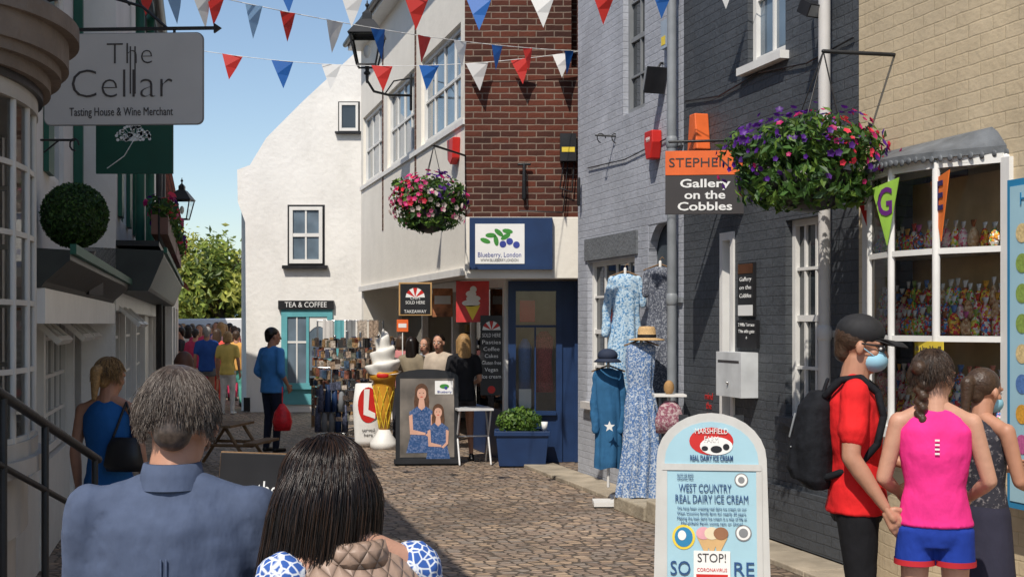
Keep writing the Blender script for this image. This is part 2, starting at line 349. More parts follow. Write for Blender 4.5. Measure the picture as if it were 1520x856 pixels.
b=B(FRr.M,SLATE);b.mesh([(uA,-.3,7.9),(uB,-.3,7.9),(uB,4,10.5),(uA,4,10.5)],[(0,1,2,3)]);b.obj('roof',e)

e=E('dark_grey_brick_house',FRr.M@Vector((5,0,0)))
h4=hole(FRr,1166,1232,322,622);h5=hole(FRr,1110,1166,-120,88);h6=(us(1071),us(1091),.1,FRr.z(1080,345))
b=B(FRr.M,DBRK);wall(b,uB,uC,0,8,[h4,h6,h5]);b.box(uB,uC,.3,5,0,7.9)
b.obj('walls',e)
b=B(FRr.M);sash(b,*h4,.06,4,4,WHITE,GLASS,.05,.025,sill=DBRK);sash(b,*h5,.05,2,2,WHITE,GLASSB,.06,.03)
b.m(WHITE).box(h5[0]-.06,h5[1]+.06,-.08,.1,h5[2]-.07,h5[2]-.005)
b.m(WHITE).box(h6[0],h6[0]+.06,-.02,.1,.1,h6[3]).box(h6[1]-.06,h6[1],-.02,.1,.1,h6[3]).box(h6[0]+.06,h6[1]-.06,-.018,.1,h6[3]-.07,h6[3])
b.m(GLASSB).box(h6[0]+.06,h6[1]-.06,.05,.07,.9,h6[3]-.07).m(WHITE).box(h6[0]+.06,h6[1]-.06,.04,.08,.1,.9)
b.obj('windows_and_door',e)
b=B(FRr.M,SLATE);b.mesh([(uB,-.3,7.9),(uC,-.3,7.9),(uC,4,10.5),(uB,4,10.5)],[(0,1,2,3)]);b.obj('roof',e)
b=B(FRr.M,DBRK);b.box(uB+.02,h6[0]-.02,-.04,-.003,.06,.55);b.box(h6[1]+.02,uC-.01,-.04,-.003,.06,.5);b.obj('plinth',e)
def pipe(px,mat,z0,z1,name,r=.045,off=.09):
    b=B(FRr.M,mat);u=us(px);b.cap((u,-off,z0),(u,-off,z1),r,r,12)
    z=z0+.4
    while z<z1: b.cap((u,-off,z),(u,-off,z+.06),r*1.25,r*1.25,12,2);b.box(u-.08,u+.08,-.03,-.003,z,z+.05);z+=1.5
    b.obj(name)
pipe(1240,LGREY,1.3,8,'drainpipe');pipe(1010,plain('pipe_grey',(.24,.26,.28),.5),.1,8,'drainpipe');pipe(865,BLACK,3.2,3.5,'drainpipe',.02,.05)
b=B(FRr.M,BLACK);z0=FRr.z(1060,150);b.tube([(us(1020),-.02,z0+.1),(us(1070),-.02,z0+.02),(us(1130),-.02,z0+.08),(us(1200),-.02,z0+.0),(us(1270),-.02,z0+.05)],.008,6);b.tube([(us(875),-.02,3.6),(us(930),-.02,3.55),(us(1000),-.02,3.62)],.007,6);b.obj('wall_cable')
# ---- cream shop
e=E('cream_sweet_shop',FRr.M@Vector((7.5,0,0)))
b0=us(1292);b1=b0+1.50;zc,zt=1.17,2.78
b=B(FRr.M,CBRK);wall(b,uC,b1+3.6,0,8,[(b0+.04,b1-.04,zc,zt)],0,.12);b.box(uC,b1+3.6,.9,5,0,7.9)
b.obj('walls',e)
NB=4;NZ=3
def bow(s,p=.30): return (b0+(b1-b0)*(s+1)/2,-p*(1-s*s))
b=B(FRr.M,WHITE)
pts=[bow(-1+2*i/NB) for i in range(NB+1)]
def slab(b,pl,z0,z1,wb=.05):
    n=len(pl);V=[(x,y,z0) for x,y in pl]+[(x,y,z1) for x,y in pl];V+=[(pl[-1][0],wb,z0),(pl[0][0],wb,z0),(pl[-1][0],wb,z1),(pl[0][0],wb,z1)]
    Fs=[(i,i+1,n+i+1,n+i) for i in range(n-1)]+[tuple(range(n-1,-1,-1))+(2*n+1,2*n),tuple(range(n,2*n))+(2*n+2,2*n+3)]
    b.mesh(V,Fs)
slab(b,[bow(-1+2*i/16,.38) for i in range(17)],zc-.09,zc-.02)
slab(b,[bow(-1+2*i/16,.31) for i in range(17)],zt-.01,zt+.03)
slab(b,[bow(-1+2*i/16,.24) for i in range(17)],zc-.2,zc-.092)
b.m(CBRK);slab(b,[bow(-1+2*i/16,.20) for i in range(17)],0,zc-.202)
b.m(LEAD);slab(b,[bow(-1.04+2.08*i/16,.36) for i in range(17)],zt+.03,zt+.07)
for i in range(30):
    x,y=bow(-1.03+2.06*(i+.5)/30,.362);b.ell((x,y,zt+.028+random.uniform(-.006,.006)),random.uniform(.02,.03),.008,.022,8,6)
V=[];n=17
for i in range(n):
    x,y=bow(-1.04+2.08*i/16,.35);V+=[(x,y,zt+.071),(x*.8+(b0+b1)/2*.2,-.01,zt+.2)]
b.mesh(V,[(2*i,2*i+2,2*i+3,2*i+1) for i in range(n-1)],True)
b.m(WHITE)
for i,(x,y) in enumerate(pts): b.cap((x,y,zc-.02),(x,y,zt),.026,.026,8)
b.box(b0-.06,b0+.02,-.03,.05,zc-.02,zt);b.box(b1-.02,b1+.06,-.03,.05,zc-.02,zt)
for j in range(NZ+1):
    z=zc+(zt-zc)*j/NZ
    for i in range(NB):
        a=Vector((*pts[i],z));c=Vector((*pts[i+1],z));d=(c-a);L=T(a)@Matrix.Rotation(math.atan2(d.y,d.x),4,'Z');hh=.028 if j in(0,NZ) else .018
        b.box(0.02,d.length-.02,-.018,.018,-hh,hh,L)
b.m(CLEAR)
for i in range(NB):
    b.mesh([(*pts[i],zc),(*pts[i+1],zc),(*pts[i+1],zt),(*pts[i],zt)],[(0,1,2,3)])
b.obj('bow_window',e)
b=B(FRr.M,plain('shop_interior_wall',(.72,.52,.30),.9));b.mesh([(b0,.34,zc),(b1,.34,zc),(b1,.34,zt),(b0,.34,zt)],[(0,1,2,3)])
b.mesh([(b0,-.0,zc+.002),(b1,0,zc+.002),(b1,.34,zc+.002),(b0,.34,zc+.002)],[(0,1,2,3)])
b.m(WHITE)
fl=[bow(-.97+1.94*i/16,.25) for i in range(17)]
for j in range(0,NZ):
    z=zc+(zt-zc)*j/NZ;slab(b,fl,z+.0,z+.018,.33)
b.obj('shelves',e)
CC=[(.85,.68,.1),(.75,.05,.05),(.25,.6,.1),(.85,.4,.55),(.85,.8,.7),(.1,.3,.7),(.85,.35,.03),(.3,.12,.05)]
CAN_=[candy('sweets_%d'%i,random.sample(CC,4)) for i in range(7)]+[candy('fudge',[(.6,.36,.18),(.7,.5,.3),(.45,.22,.1)],50),candy('pink_sweets',[(.85,.45,.5),(.85,.75,.7),(.75,.12,.22)])]
cols=[plain('sweet_%d'%i,c,.35,.25,60) for i,c in enumerate([(.6,.08,.05),(.7,.35,.05),(.55,.12,.3),(.65,.5,.25),(.25,.35,.08),(.7,.65,.55),(.35,.12,.05),(.1,.2,.45),(.7,.25,.15)])]
CELL=plain('cellophane',(.75,.75,.73),.15,.1,spec=.8)
b=B(FRr.M)
def bag(x,y,z,w,h):
    b.m(random.choice(CAN_));t=random.uniform(-.15,.15)*w
    b.loft([((x,y,z),w*.8,w*.6),((x,y,z+h*.2),w*1.05,w*.8),((x+t,y,z+h*.5),w*.95,w*.7),((x+t,y,z+h*.68),w*.5,w*.4),((x+t,y,z+h*.74),w*.22,w*.2)],9)
    b.m(CELL if random.random()<.6 else random.choice(cols)).loft([((x+t,y,z+h*.73),w*.2,w*.18),((x+t,y,z+h*.85),w*.5,w*.12),((x+t*1.5,y,z+h),w*.75,w*.1)],7)
for j in range(0,NZ):
    z=zc+(zt-zc)*j/NZ+.02;tiers=((.20,0),(.12,.085),(.03,.17)) if j<NZ-1 else ((.20,0),)
    for pr,dz in tiers:
        s=-.93
        while s<.93:
            w=random.uniform(.032,.05);h=random.uniform(.14,.19)
            x,y=bow(s,pr);bag(x+w,y+.045+random.uniform(-.01,.01),z+dz,w,h);s+=w*1.75*2/(b1-b0)
b.m(WOODC)
for j in range(NZ-1):
    z=zc+(zt-zc)*j/NZ+.02;slab(b,[bow(-.95+1.9*i/12,.12) for i in range(13)],z,z+.083,.3);slab(b,[bow(-.95+1.9*i/12,.03) for i in range(13)],z+.085,z+.168,.3)
b.obj('bags_of_sweets',e)
for (s,col,tx,tc) in ((-.02,plain('lime_felt',(.35,.62,.08),.8),'G',plain('purple_felt',(.14,.02,.2),.8)),(.56,plain('orange_felt',(.90,.20,.03),.8),'E',plain('dark_felt',(.03,.02,.12),.8)),(-.72,RED,'I',WTXT)):
    x,y=bow(s,.34);sc_=.6 if s<-.5 else 1;L=T(x,y,2.70)@RZ(-24*s)@Matrix.Scale(sc_,4);b=B(FRr.M,col);b.prism([(-.155,-.02),(.155,.02),(.02,-.40)],0,.006,L);b.obj('window_pennant_panel',e)
    text(tx,FRr.M@L,.005,-.004,-.13,.25,tc,e,off=.004)
b=B(FRr.M,YEL);x,y=bow(.45,.32);b.box(x-.15,x+.15,y,y+.006,1.60,1.69);b.obj('price_label',e);text('£4 a bag  3 for £8',FRr.M,x,y-.004,1.645,.045,DTXT,e,.27)
e=E('ice_cream_flavour_sign',P(1512,500,6.9));M=FRr.M@T(us(1504,.1),-.1,0)
b=B(M,MBLUE);b.box(0,.65,-.04,.06,.75,2.62);b.m(LBLUE).box(.03,.62,-.045,-.041,.79,2.58);
for i in range(9):
    for k in range(3): b.m(random.choice(cols)).disc(.14+k*.19,.95+i*.17,.055,.055,-.048)
b.obj('board',e)
text('Hot',M,.2,-.05,2.5,.1,MBLUE,e)
def mk(nm_,px,py,Y): return E(nm_,P(px,py,Y))
def fbox(b,px0,px1,py0,py1,w0,w1,fr=FRr):
    u0,u1=fr.u(px0),fr.u(px1);r=(px0+px1)/2;b.box(u0,u1,w0,w1,fr.z(r,py1),fr.z(r,py0));return u0,u1,fr.z(r,py1),fr.z(r,py0)
e=mk('gallery_wall_plaque',1111,430,10);b=B(FRr.M,BLACK);q=fbox(b,1100,1123,390,470,-.03,-.003);b.m(plain('copper',(.6,.25,.12),.3,metal=1)).box(q[0]+.01,q[1]-.01,-.034,-.031,q[3]-.09,q[3]-.01);b.m(WTXT).box(q[0]+.01,q[1]-.01,-.034,-.031,q[2]+.01,q[2]+.1);b.obj('plaque',e)
for i,t in enumerate(['Gallery','on the','Cobbles']): text(t,FRr.M,(q[0]+q[1])/2,-.033,q[3]-.14-i*.07,.05,WTXT,e,(q[1]-q[0])*.75)
e=mk('direction_plaque',1113,495,10);b=B(FRr.M,BLACK);q=fbox(b,1098,1128,475,516,-.03,-.003);b.obj('plaque',e)
for i,t in enumerate(['2 Villa Terrace','This side gate','→']): text(t,FRr.M,(q[0]+q[1])/2,-.033,q[3]-.04-i*.055,.04,WTXT,e,(q[1]-q[0])*.8 if i<2 else None)
e=mk('letter_box',1106,555,10);b=B(FRr.M,plain('postbox_white',(.6,.62,.63),.35));q=fbox(b,1088,1126,522,588,-.16,-.003);b.m(DTXT).box(q[0]+.04,q[1]-.04,-.163,-.161,q[3]-.09,q[3]-.07).m(CHROME).cap(((q[0]+q[1])/2,-.165,q[2]+.12),((q[0]+q[1])/2,-.17,q[2]+.12),.012,.012);b.obj('box',e,.012)
e=mk('step_warning_sign',1053,605,10);
for i,t in enumerate(['mind','the','step']): text(t,FRr.M,us(1053),-.006,FRr.z(1053,588+i*14),.09,RED,e)
e=mk('red_alarm_box',977,213,12.5);b=B(FRr.M,RED);u=us(977);z=FRr.z(977,213);b.prism([(u-.1,z+.12),(u+.1,z+.12),(u+.11,z),(u+.06,z-.16),(u-.06,z-.16),(u-.11,z)],-.11,-.003);b.obj('box',e,.01);text('999',FRr.M,u,-.113,z+.03,.07,WTXT,e)
e=mk('orange_alarm_box',1048,198,11);b=B(FRr.M,ORANGE);u=us(1048);z=FRr.z(1048,198);b.prism([(u-.06,z+.17),(u+.06,z+.17),(u+.11,z-.16),(u-.11,z-.16)],-.14,-.003);b.obj('box',e,.01)
e=mk('security_light',970,118,12.5);b=B(T(P(970,118,12.6))@RZ(20)@RX(20),GREY);b.box(-.09,.09,-.04,.04,-.11,.11).m(BLACK).box(-.11,.11,-.055,-.041,-.13,.13);b.tube([(0,.04,0),(.1,.1,.15),(.25,.12,.15)],.012);b.obj('lamp_head',e)
e=mk('security_light',1210,12,9.5);b=B(T(P(1208,14,9.5))@RZ(30)@RX(30),BLACK);b.box(-.1,.1,-.06,.06,-.05,.05).m(GREY).box(-.09,.09,-.062,-.061,-.04,.04);b.tube([(0,.06,0),(.1,.2,.05)],.012);b.obj('lamp_head',e)
e=mk('junction_box',998,50,12.3);b=B(FRr.M,plain('abox',(.35,.42,.5),.5));fbox(b,992,1004,30,72,-.08,-.003);b.m(YEL);fbox(b,993,999,55,68,-.083,-.081);b.obj('box',e,.01)
# ---- hanging gallery sign
Yg=11.0;M=T(P(1046,270,Yg))@RZ(-6);e=mk('gallery_hanging_sign',1046,270,Yg)
k=Yg/F;b=B(M,DTXT);b.box(-58*k,58*k,-.015,.015,-48*k,46*k);b.m(ORANGE).box(-58*k,58*k,-.019,.019,10*k,46*k)
b.m(IRON).tube([(-.3,0,60*k),(.75,.15,66*k)],.012);b.tube([(.7,.15,66*k),(.5,.1,120*k),(.2,.05,66*k)],.009)
for s in(-.2,.2): b.tube([(s,0,46*k),(s,.01,61*k)],.006)
b.obj('board',e,.003)
text('STEPHEN J.',M,0,-.022,28*k,.11,DTXT,e,105*k)
for i,t in enumerate(['Gallery','on the','Cobbles']): text(t,M,0,-.019,(-3-17*i)*k,.10,WTXT,e,(74,60,80)[i]*k,off=.002)
b=B(T(P(925,205,14)),IRON);b.tube([(-.3,0,.03),(.3,0,.0)],.01)
for s in range(4):
    c=-.25+s*.16;b.tube([(c+.06*math.cos(t*.6)*(1-t/12),0,.05*math.sin(t*.6)) for t in range(9)],.006)
b.obj('wrought_iron_sign_bracket')
# ---------------------------------------------------------------- brick/jetty building
e=E('brick_corner_shop',(-.2,18,0))
u1=1.46
b=B(FB.M,BRK);wall(b,0,u1,3.13,8.6,[(FB.u(848),FB.u(857),5.0,6.)],0,.1);b.box(.02,3.5,.2,8,3.0,8.5);b.obj('brick_front',e)
b=B(FB.M,CREAMW);b.box(.001,u1-.02,-.05,.25,2.36,3.126);b.obj('fascia',e,.01)
LJ=8.41;ZT=6.92
b=B(FJ.M,CREAMW)
st=[]
for pa,pb,ya,yb,yc,yd in ((539,567,185,160,277,263),(575,615,135,103,250,227),(625,684,85,30,215,186)):
    a,c=FJ.u(pa),FJ.u(pb);st.append((a,c,FJ.z(pa,yc),FJ.z(pa,ya)))
zlo=sum(x[2] for x in st)/3;zhi=sum(x[3] for x in st)/3
st=[(a,c,zlo,zhi) for a,c,_,_ in st]
wall(b,0,LJ-.002,2.45,ZT,st,0,.12);b.mesh([(0,0,2.45),(LJ,0,2.45),(LJ,1.4,2.45),(0,1.4,2.45)],[(3,2,1,0)])
b.m(WHITE).box(0,LJ-.01,-.05,-.003,2.40,2.49).box(0,LJ-.01,-.03,-.003,zlo-.09,zlo-.02)
b.box(-.01,LJ,-.25,.5,ZT,ZT+.15).m(BLACK).cap((0,-.3,ZT+.1),(LJ,-.3,ZT+.1),.05,.05)
b.m(BRK)
for q in (st[0][1],st[1][1]): b.box(q+.06,q+.16,-.01,-.002,zlo-1.0,ZT-.2)
b.obj('white_side_wall',e)
b=B(FJ.M)
for s in st: sash(b,*s,.05,max(2,int((s[1]-s[0])/.55)),2,WHITE,GLASSB,.06,.04,False)
b.obj('windows',e)
b=B(FJ.M,SLATE);b.mesh([(0,-.25,ZT+.152),(LJ,-.25,ZT+.152),(LJ,4,9.5),(0,4,9.5)],[(0,1,2,3)]);b.obj('roof',e)
b=B(FJ.M,CREAMW);b.box(0,.2,.01,4,0,ZT);b.obj('end_wall',e)
GJ=Fr((-.05-.268*8,16.65+.963*8),(.268,-.963))
b=B(GJ.M,plain('shop_inner',(.62,.40,.24),.8,.4,3));b.mesh([(0,1.9,0),(8,1.9,0),(8,1.9,2.45),(0,1.9,2.45)],[(0,1,2,3)])
b.m(CREAMW).mesh([(0,0,2.44),(8,0,2.44),(8,1.9,2.44),(0,1.9,2.44)],[(3,2,1,0)])
b.m(WHITE)
for u in (.3,2.6,4.9,6.1,7.9): b.box(u-.04,u+.04,-.04,.06,0.01,2.44)
b.box(0,8,-.05,.05,2.28,2.438)
b.m(NAVY).box(6.16,7.84,-.03,.05,.01,.65);b.m(CLEAR).box(6.16,7.84,0,.006,.65,2.27)
b.m(WHITE).box(0,2.5,-.03,.05,.01,.7);b.m(CLEAR).box(.4,2.5,0,.006,.7,2.27)
b.obj('open_shopfront',e)
b=B(GJ.M)
for i in range(110):
    u=random.uniform(.2,7.8);z=random.choice([.6,.95,1.3,1.65,2.0]);b.m(random.choice(cols+[WHITE,YEL]));s=random.uniform(.04,.12);b.box(u-s,u+s,1.2+random.uniform(0,.35),1.86,z,z+random.uniform(.12,.26))
b.m(WOODC)
for z in (.55,.9,1.25,1.6,1.95): b.box(.1,7.9,1.25,1.88,z,z+.03)
b.m(CREAMW).box(2.7,4.8,.9,1.15,.0,1.0)
b.obj('shop_shelves',e)
M=T(-.05,16.6,0);b=B(M,NAVY)
b.box(0,.10,-.05,.06,.01,2.35).box(.62,.70,-.05,.06,.01,2.35).box(.86,.96,-.05,.06,.01,2.35).box(.1,.62,-.04,.04,.01,.62).box(.1,.62,-.045,.05,2.22,2.35).box(.7,.86,-.02,.04,.01,2.35).box(.1,.62,-.1,.05,.62,.67)
b.m(CLEAR).box(.1,.62,0,.006,.67,2.22);b.m(NAVY).box(.1,.62,-.02,.02,1.75,1.78).box(.34,.36,-.018,.018,.67,1.75)
b.m(plain('shop_back_panel',(.30,.26,.2),.9)).mesh([(0,1.0,0),(1.2,1.0,0),(1.2,1.0,2.35),(0,1.0,2.35)],[(0,1,2,3)])
b.m(plain('check_cloth',(.4,.08,.08),.8,.5,60)).loft([((.47,.25,.9),.13,.08),((.47,.25,1.3),.10,.07),((.47,.25,1.6),.13,.07),((.47,.25,1.7),.05,.04)],12)
b.m(cols[7]).loft([((.22,.3,.9),.08,.06),((.22,.3,1.5),.09,.06),((.22,.3,1.6),.03,.04)],12)
b.m(RED).box(.15,.35,.1,.12,1.82,2.1).m(WTXT).box(.14,.3,.05,.06,.7,.95)
b.obj('blue_shop_window',e)
e=mk('blue_sign_board',758,361,15.9);M=T(P(758.5,361.5,15.9));k=15.9/F
b=B(M,NAVY);b.box(-61.5*k,61.5*k,-.03,.045,-38.5*k,38.5*k);b.m(WTXT).box(-53*k,20*k,-.036,-.031,-30*k,29*k);LF=plain('leaf_print',(.05,.25,.04),.5);BP=plain('berry_print',(.04,.06,.3),.5)
for (x,z,r) in ((-30,12,0),(-18,16,40),(-8,10,-30),(-38,4,20),(-22,4,80),(-5,18,10)):
    b.m(LF).disc(0,0,8*k,3.6*k,0,12,T(x*k,-.038,z*k)@RY(r))
for x,z in ((-2,3),(8,-2),(-12,-1)): b.m(BP).disc(x*k,z*k,5*k,5*k,-.0395)
b.obj('board',e);text('Blueberry, London',M,-17*k,-.038,-17*k,.085,BP,e,64*k);text('WWW.BLUEBERRY.LONDON',M,-17*k,-.038,-25*k,.05,DTXT,e,56*k)
e=mk('meter_box',842,220,15.9);b=B(T(P(843,220,15.95)),BLACK);b.box(-.1,.1,-.1,.04,-.17,.17).m(YEL).box(-.08,.08,-.104,-.101,-.06,.0);b.m(BLACK).tube([(-.05,-.02,-.17),(-.1,-.02,-.5),(.05,-.02,-.55),(.08,-.02,-.17)],.008);b.tube([(0,0,-.17),(-.06,0,-.8),(-.6,0,-.78)],.008);b.obj('box',e)
b=B(T(P(778,268,15.95)),IRON);b.cap((0,-.02,.2),(0,-.02,-.22),.02,.03);b.cap((-.07,-.02,.2),(.07,-.02,.2),.015,.015);b.obj('iron_wall_tie')
b=B(FJ.M,RED);u=FJ.u(679);z=FJ.z(679,225);b.prism([(u-.18,z+.16),(u+.18,z+.16),(u+.14,z-.1),(u,z-.17),(u-.14,z-.1)],-.1,-.003);b.obj('red_alarm_box',None,.01)
def signpx(name,px0,px1,py0,py1,Y,mat,yaw=0,th=.02):
    c=P((px0+px1)/2,(py0+py1)/2,Y);k=Y/F;e=E(name,c);M=T(c)@RZ(yaw);b=B(M,mat);hw=(px1-px0)/2*k;hh=(py1-py0)/2*k
    b.box(-hw,hw,-th/2,th/2,-hh,hh);return e,M,b,hw,hh
def striped(b,x,z,r,w):
    for i in range(7):
        t=math.pi*(i+.5)/7;b.m(RED if i%2 else WTXT).poly([(x,z),(x+r*math.cos(t-.22),z+r*math.sin(t-.22)),(x+r*math.cos(t+.22),z+r*math.sin(t+.22))],w)
e,M,b,hw,hh=signpx('chips_takeaway_sign',592,641,419,468,17.2,plain('sign_wood',(.5,.3,.12),.6));b.m(BLACK).box(-hw+.02,hw-.02,-.016,-.012,-hh+.02,hh-.02);striped(b,0,.02,.13,-.018);b.obj('board',e)
text('CHIPS\nSOLD HERE',M,0,-.02,-.02,.06,WTXT,e,.26);text('TAKEAWAY',M,0,-.02,-.17,.06,WTXT,e,.3)
e,M,b,hw,hh=signpx('ice_cream_poster',677,726,417,478,16.9,plain('poster_red',(.6,.05,.05),.5,.2));
for i in range(4): b.m(WTXT).disc(-.02+(i%2)*.03,-.02+i*.06,.12-i*.025,.045,-.013-i*.001)
b.m(YEL).poly([(-.1,-.05),(.1,-.05),(0,-.25)],-.013);b.obj('poster',e)
e,M,b,hw,hh=signpx('menu_poster',642,672,428,470,18.5,plain('poster_brown',(.45,.18,.08),.5,.6,8));b.m(WTXT).box(-hw+.03,hw-.03,-.014,-.011,-.02,.1);b.obj('poster',e)
e,M,b,hw,hh=signpx('price_blackboard',713,746,468,586,16.8,BLACK);striped(b,0,.33,.12,-.013);b.obj('board',e)
for i,t in enumerate(['SOLD HERE','Pasties','Coffee','Cakes','Gluten free','Vegan','Ice cream']): text(t,M,0,-.014,.26-i*.09,.07,WTXT,e,.24 if i==0 else min(.25,.035*len(t)))
b=B(M,RED);b.disc(0,-.45,.05,.05,-.014);b.obj('logo',e)
e,M,b,hw,hh=signpx('orange_price_flag',589,606,474,492,18.9,ORANGE);b.m(WTXT).box(-hw*.7,hw*.7,-.013,-.011,-.03,.03);b.tube([(0,.01,0),(0,.01,-.9)],.008);b.obj('flag',e)
# ---------------------------------------------------------------- white gable building
e=E('white_gable_house',(-4.5,26,0))
Y=26.;pp=[(366,616),(364,330),(353,300),(352,252),(371,245),(395,205),(450,150),(545,62),(600,5),(660,-60),(760,-160),(760,616)]
pts=[(P(x,y,Y).x,max(P(x,y,Y).z,0)) for x,y in pp]
b=B(T(0,Y,0),WPLAST);b.prism(pts,0,.35)
b.mesh([(pts[2][0],.35,0),(pts[2][0],14,0),(pts[2][0],14,pts[3][1]),(pts[2][0],.35,pts[3][1])],[(3,2,1,0)])
b.m(SLATE).mesh([(pts[4][0],.35,pts[4][1]-.1),(pts[4][0],14,pts[4][1]-.1),(pts[10][0],14,pts[10][1]-.1),(pts[10][0],.35,pts[10][1]-.1)],[(0,1,2,3)])
b.m(BLACK).box(pts[1][0]-.03,pts[1][0]+.1,-.02,-.002,.02,.3)
b.obj('walls',e)
def fgb(b,x0,x1,y0,y1,w0,w1): a=P(x0,y1,Y);c=P(x1,y0,Y);b.box(a.x,c.x,w0,w1,a.z,c.z)
b=B(T(0,Y,0))
b.m(BLACK);fgb(b,427,482,304,394,-.012,-.003);a=P(430,391,Y);c=P(479,307,Y);sash(b,a.x,c.x,a.z,c.z,-.06,2,2,WHITE,GLASSB,.07,.035);b.m(BLACK);fgb(b,420,487,394,399,-.12,-.003)
fgb(b,502,534,151,197,-.012,-.003);a=P(504,195,Y);c=P(532,153,Y);sash(b,a.x,c.x,a.z,c.z,-.06,1,1,WHITE,GLASS,.05);b.m(BLACK);fgb(b,498,538,196,199,-.1,-.003)
b.m(BLACK);fgb(b,414,496,446,459,-.09,-.003)
b.m(TURQ);fgb(b,418,494,459,470,-.05,-.003);fgb(b,418,427,470,575,-.05,-.003);fgb(b,455,459,470,575,-.045,-.003);fgb(b,486,494,470,575,-.05,-.003);fgb(b,414,498,568,577,-.1,-.051);fgb(b,418,494,575,600,-.03,-.003)
b.m(GLASSB);fgb(b,427,455,470,568,-.02,-.004);fgb(b,459,486,470,568,-.02,-.004)
b.m(WHITE);fgb(b,427,455,506,509,-.03,-.021);fgb(b,440,442,470,568,-.034,-.021)
b.prism([(P(460+0*i,0,Y).x+ (P(486,0,Y).x-P(460,0,Y).x)*i/8,P(0,492-8*math.sin(i*math.pi/8),Y).z) for i in range(9)]+[(P(486,0,Y).x,P(0,470,Y).z),(P(460,0,Y).x,P(0,470,Y).z)],-.03,-.021)
b.obj('windows_and_shopfront',e)
text('TEA & COFFEE',T(0,Y,0),P(455,0,Y).x,-.094,P(0,452.5,Y).z,.15,WTXT,e,.85)
b=B(T(P(561,427,25.9)),WHITE);b.m(IRON).loft([((0,-.03,0),.1,.1,Vector((1,0,0)),Vector((0,0,1))),((0,.03,0),.1,.1,Vector((1,0,0)),Vector((0,0,1)))],20);b.m(WHITE).disc(0,0,.085,.085,-.032);b.m(BLACK).box(-.006,.006,-.036,-.034,0,.06).box(0,.045,-.036,-.034,-.006,.006);b.obj('wall_clock')
# ---------------------------------------------------------------- left buildings
e=E('wine_shop_building',FA.M@Vector((5,0,0)))
b=B(FA.M,WPLAST);c0,c1=4.35,5.75;wall(b,3.6,6.35,0,6.2,[(c0,c1,1.35,2.66)],0,.1);b.box(3.6,6.35,1.2,5,0,6.1);b.box(6.3,6.35,.003,1.2,0,6.1);b.box(3.6,3.65,.003,1.2,0,6.1)
b.obj('walls',e)
def bw(s,p): return (c0+(c1-c0)*(s+1)/2,-p*math.sqrt(max(0,1-s*s*.97)))
b=B(FA.M,FRG)
def slb(p,z0,z1,ex=1.): slab(b,[bw((-1+2*i/20)*ex if abs((-1+2*i/20)*ex)<1.01 else math.copysign(1.01,(-1+2*i/20)*ex),p) for i in range(21)],z0,z1)
slb(.34,1.24,1.30);slb(.31,1.30,1.36);slb(.27,1.0,1.24);slb(.22,.6,1.0);slb(.15,0,.6)
slb(.31,2.62,2.68);b.m(BLACK);slb(.33,2.68,2.71);b.m(CORN);slb(.36,2.71,2.76);slb(.40,2.76,2.80);slb(.43,2.80,2.90);slb(.47,2.90,2.96)
b.m(LEAD);slb(.44,2.96,2.98)
b.m(FRW);q=[bw(-.98+1.96*i/7,.29) for i in range(8)]
for x,y in q: b.cap((x,y,1.34),(x,y,2.64),.016,.016,8)
for j in range(6):
    z=1.37+1.27*j/5
    for i in range(7):
        a=Vector((*q[i],z));c=Vector((*q[i+1],z));d=c-a;L=T(a)@Matrix.Rotation(math.atan2(d.y,d.x),4,'Z');b.box(0,d.length,-.010,.010,-.010,.010,L)
b.m(CLEAR)
for i in range(7): b.mesh([(*q[i],1.36),(*q[i+1],1.36),(*q[i+1],2.64),(*q[i],2.64)],[(0,1,2,3)])
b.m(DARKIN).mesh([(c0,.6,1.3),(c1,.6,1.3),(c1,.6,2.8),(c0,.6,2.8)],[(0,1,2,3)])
bot=plain('bottle_glass',(.02,.06,.03),.1)
for i in range(14):
    for z in (1.37,1.9):
        x=c0+.12+i*.09;b.m(bot).lathe([(.035,0),(.035,.18),(.012,.24),(.012,.31)],(x,.12,z),10)
b.m(WOODC).box(c0+.02,c1-.02,0,.4,1.86,1.895)
b.obj('bow_window',e)
e=E('white_shop_terrace',FLf.M@Vector((10,0,0)))
ZR=5.85
b=B(FL1.M,WPLAST)
ups1=[(7.3,8.2,2.9,4.5),(9.9,10.9,2.9,4.5)]
ups=[(12.6,13.6,2.8,4.4),(15.2,16.4,2.8,4.4),(18.6,19.9,2.8,4.4)]
wall(b,6.3,12,2.2,ZR,ups1);b.box(6.3,12,.3,6,0,ZR-.05);b.obj('upper_walls_near',e)
b=B(FLf.M,WPLAST);wall(b,12,23,2.4,ZR,ups,.001);b.box(12,23,.3,6,0,ZR-.05);b.mesh([(12,.001,0),(12,.5,0),(12,.5,ZR),(12,.001,ZR)],[(0,1,2,3)])
b.obj('upper_walls',e)
b=B(FL1.M)
for h in ups1: sash(b,*h,.03,3,4,WHITE,GLASS,.06)
b.m(GREEN).box(11.7,11.8,-.08,-.003,2.5,ZR).box(9.5,9.85,-.04,-.003,2.9,4.5)
b.m(BLACK).cap((6.4,-.22,ZR+.02),(12,-.22,ZR+.02),.07,.07);b.obj('windows_near',e)
b=B(FLf.M)
for h in ups:
    sash(b,*h,.03,2,4,GREEN,GLASS,.06);b.m(GREEN).box(h[0]-.35,h[0]-.02,-.04,-.003,h[2],h[3]).box(h[1]+.02,h[1]+.35,-.04,-.003,h[2],h[3])
b.m(GREEN).cap((14.5,-.1,2.4),(14.5,-.1,ZR),.05,.05).cap((17.4,-.1,2.4),(17.4,-.1,ZR),.05,.05)
b.m(BLACK).cap((12,-.22,ZR+.02),(23,-.22,ZR+.02),.07,.07).cap((20.8,-.1,1),(20.8,-.1,ZR),.05,.05).cap((22.6,-.1,1),(22.6,-.1,ZR),.05,.05)
b.obj('windows',e)
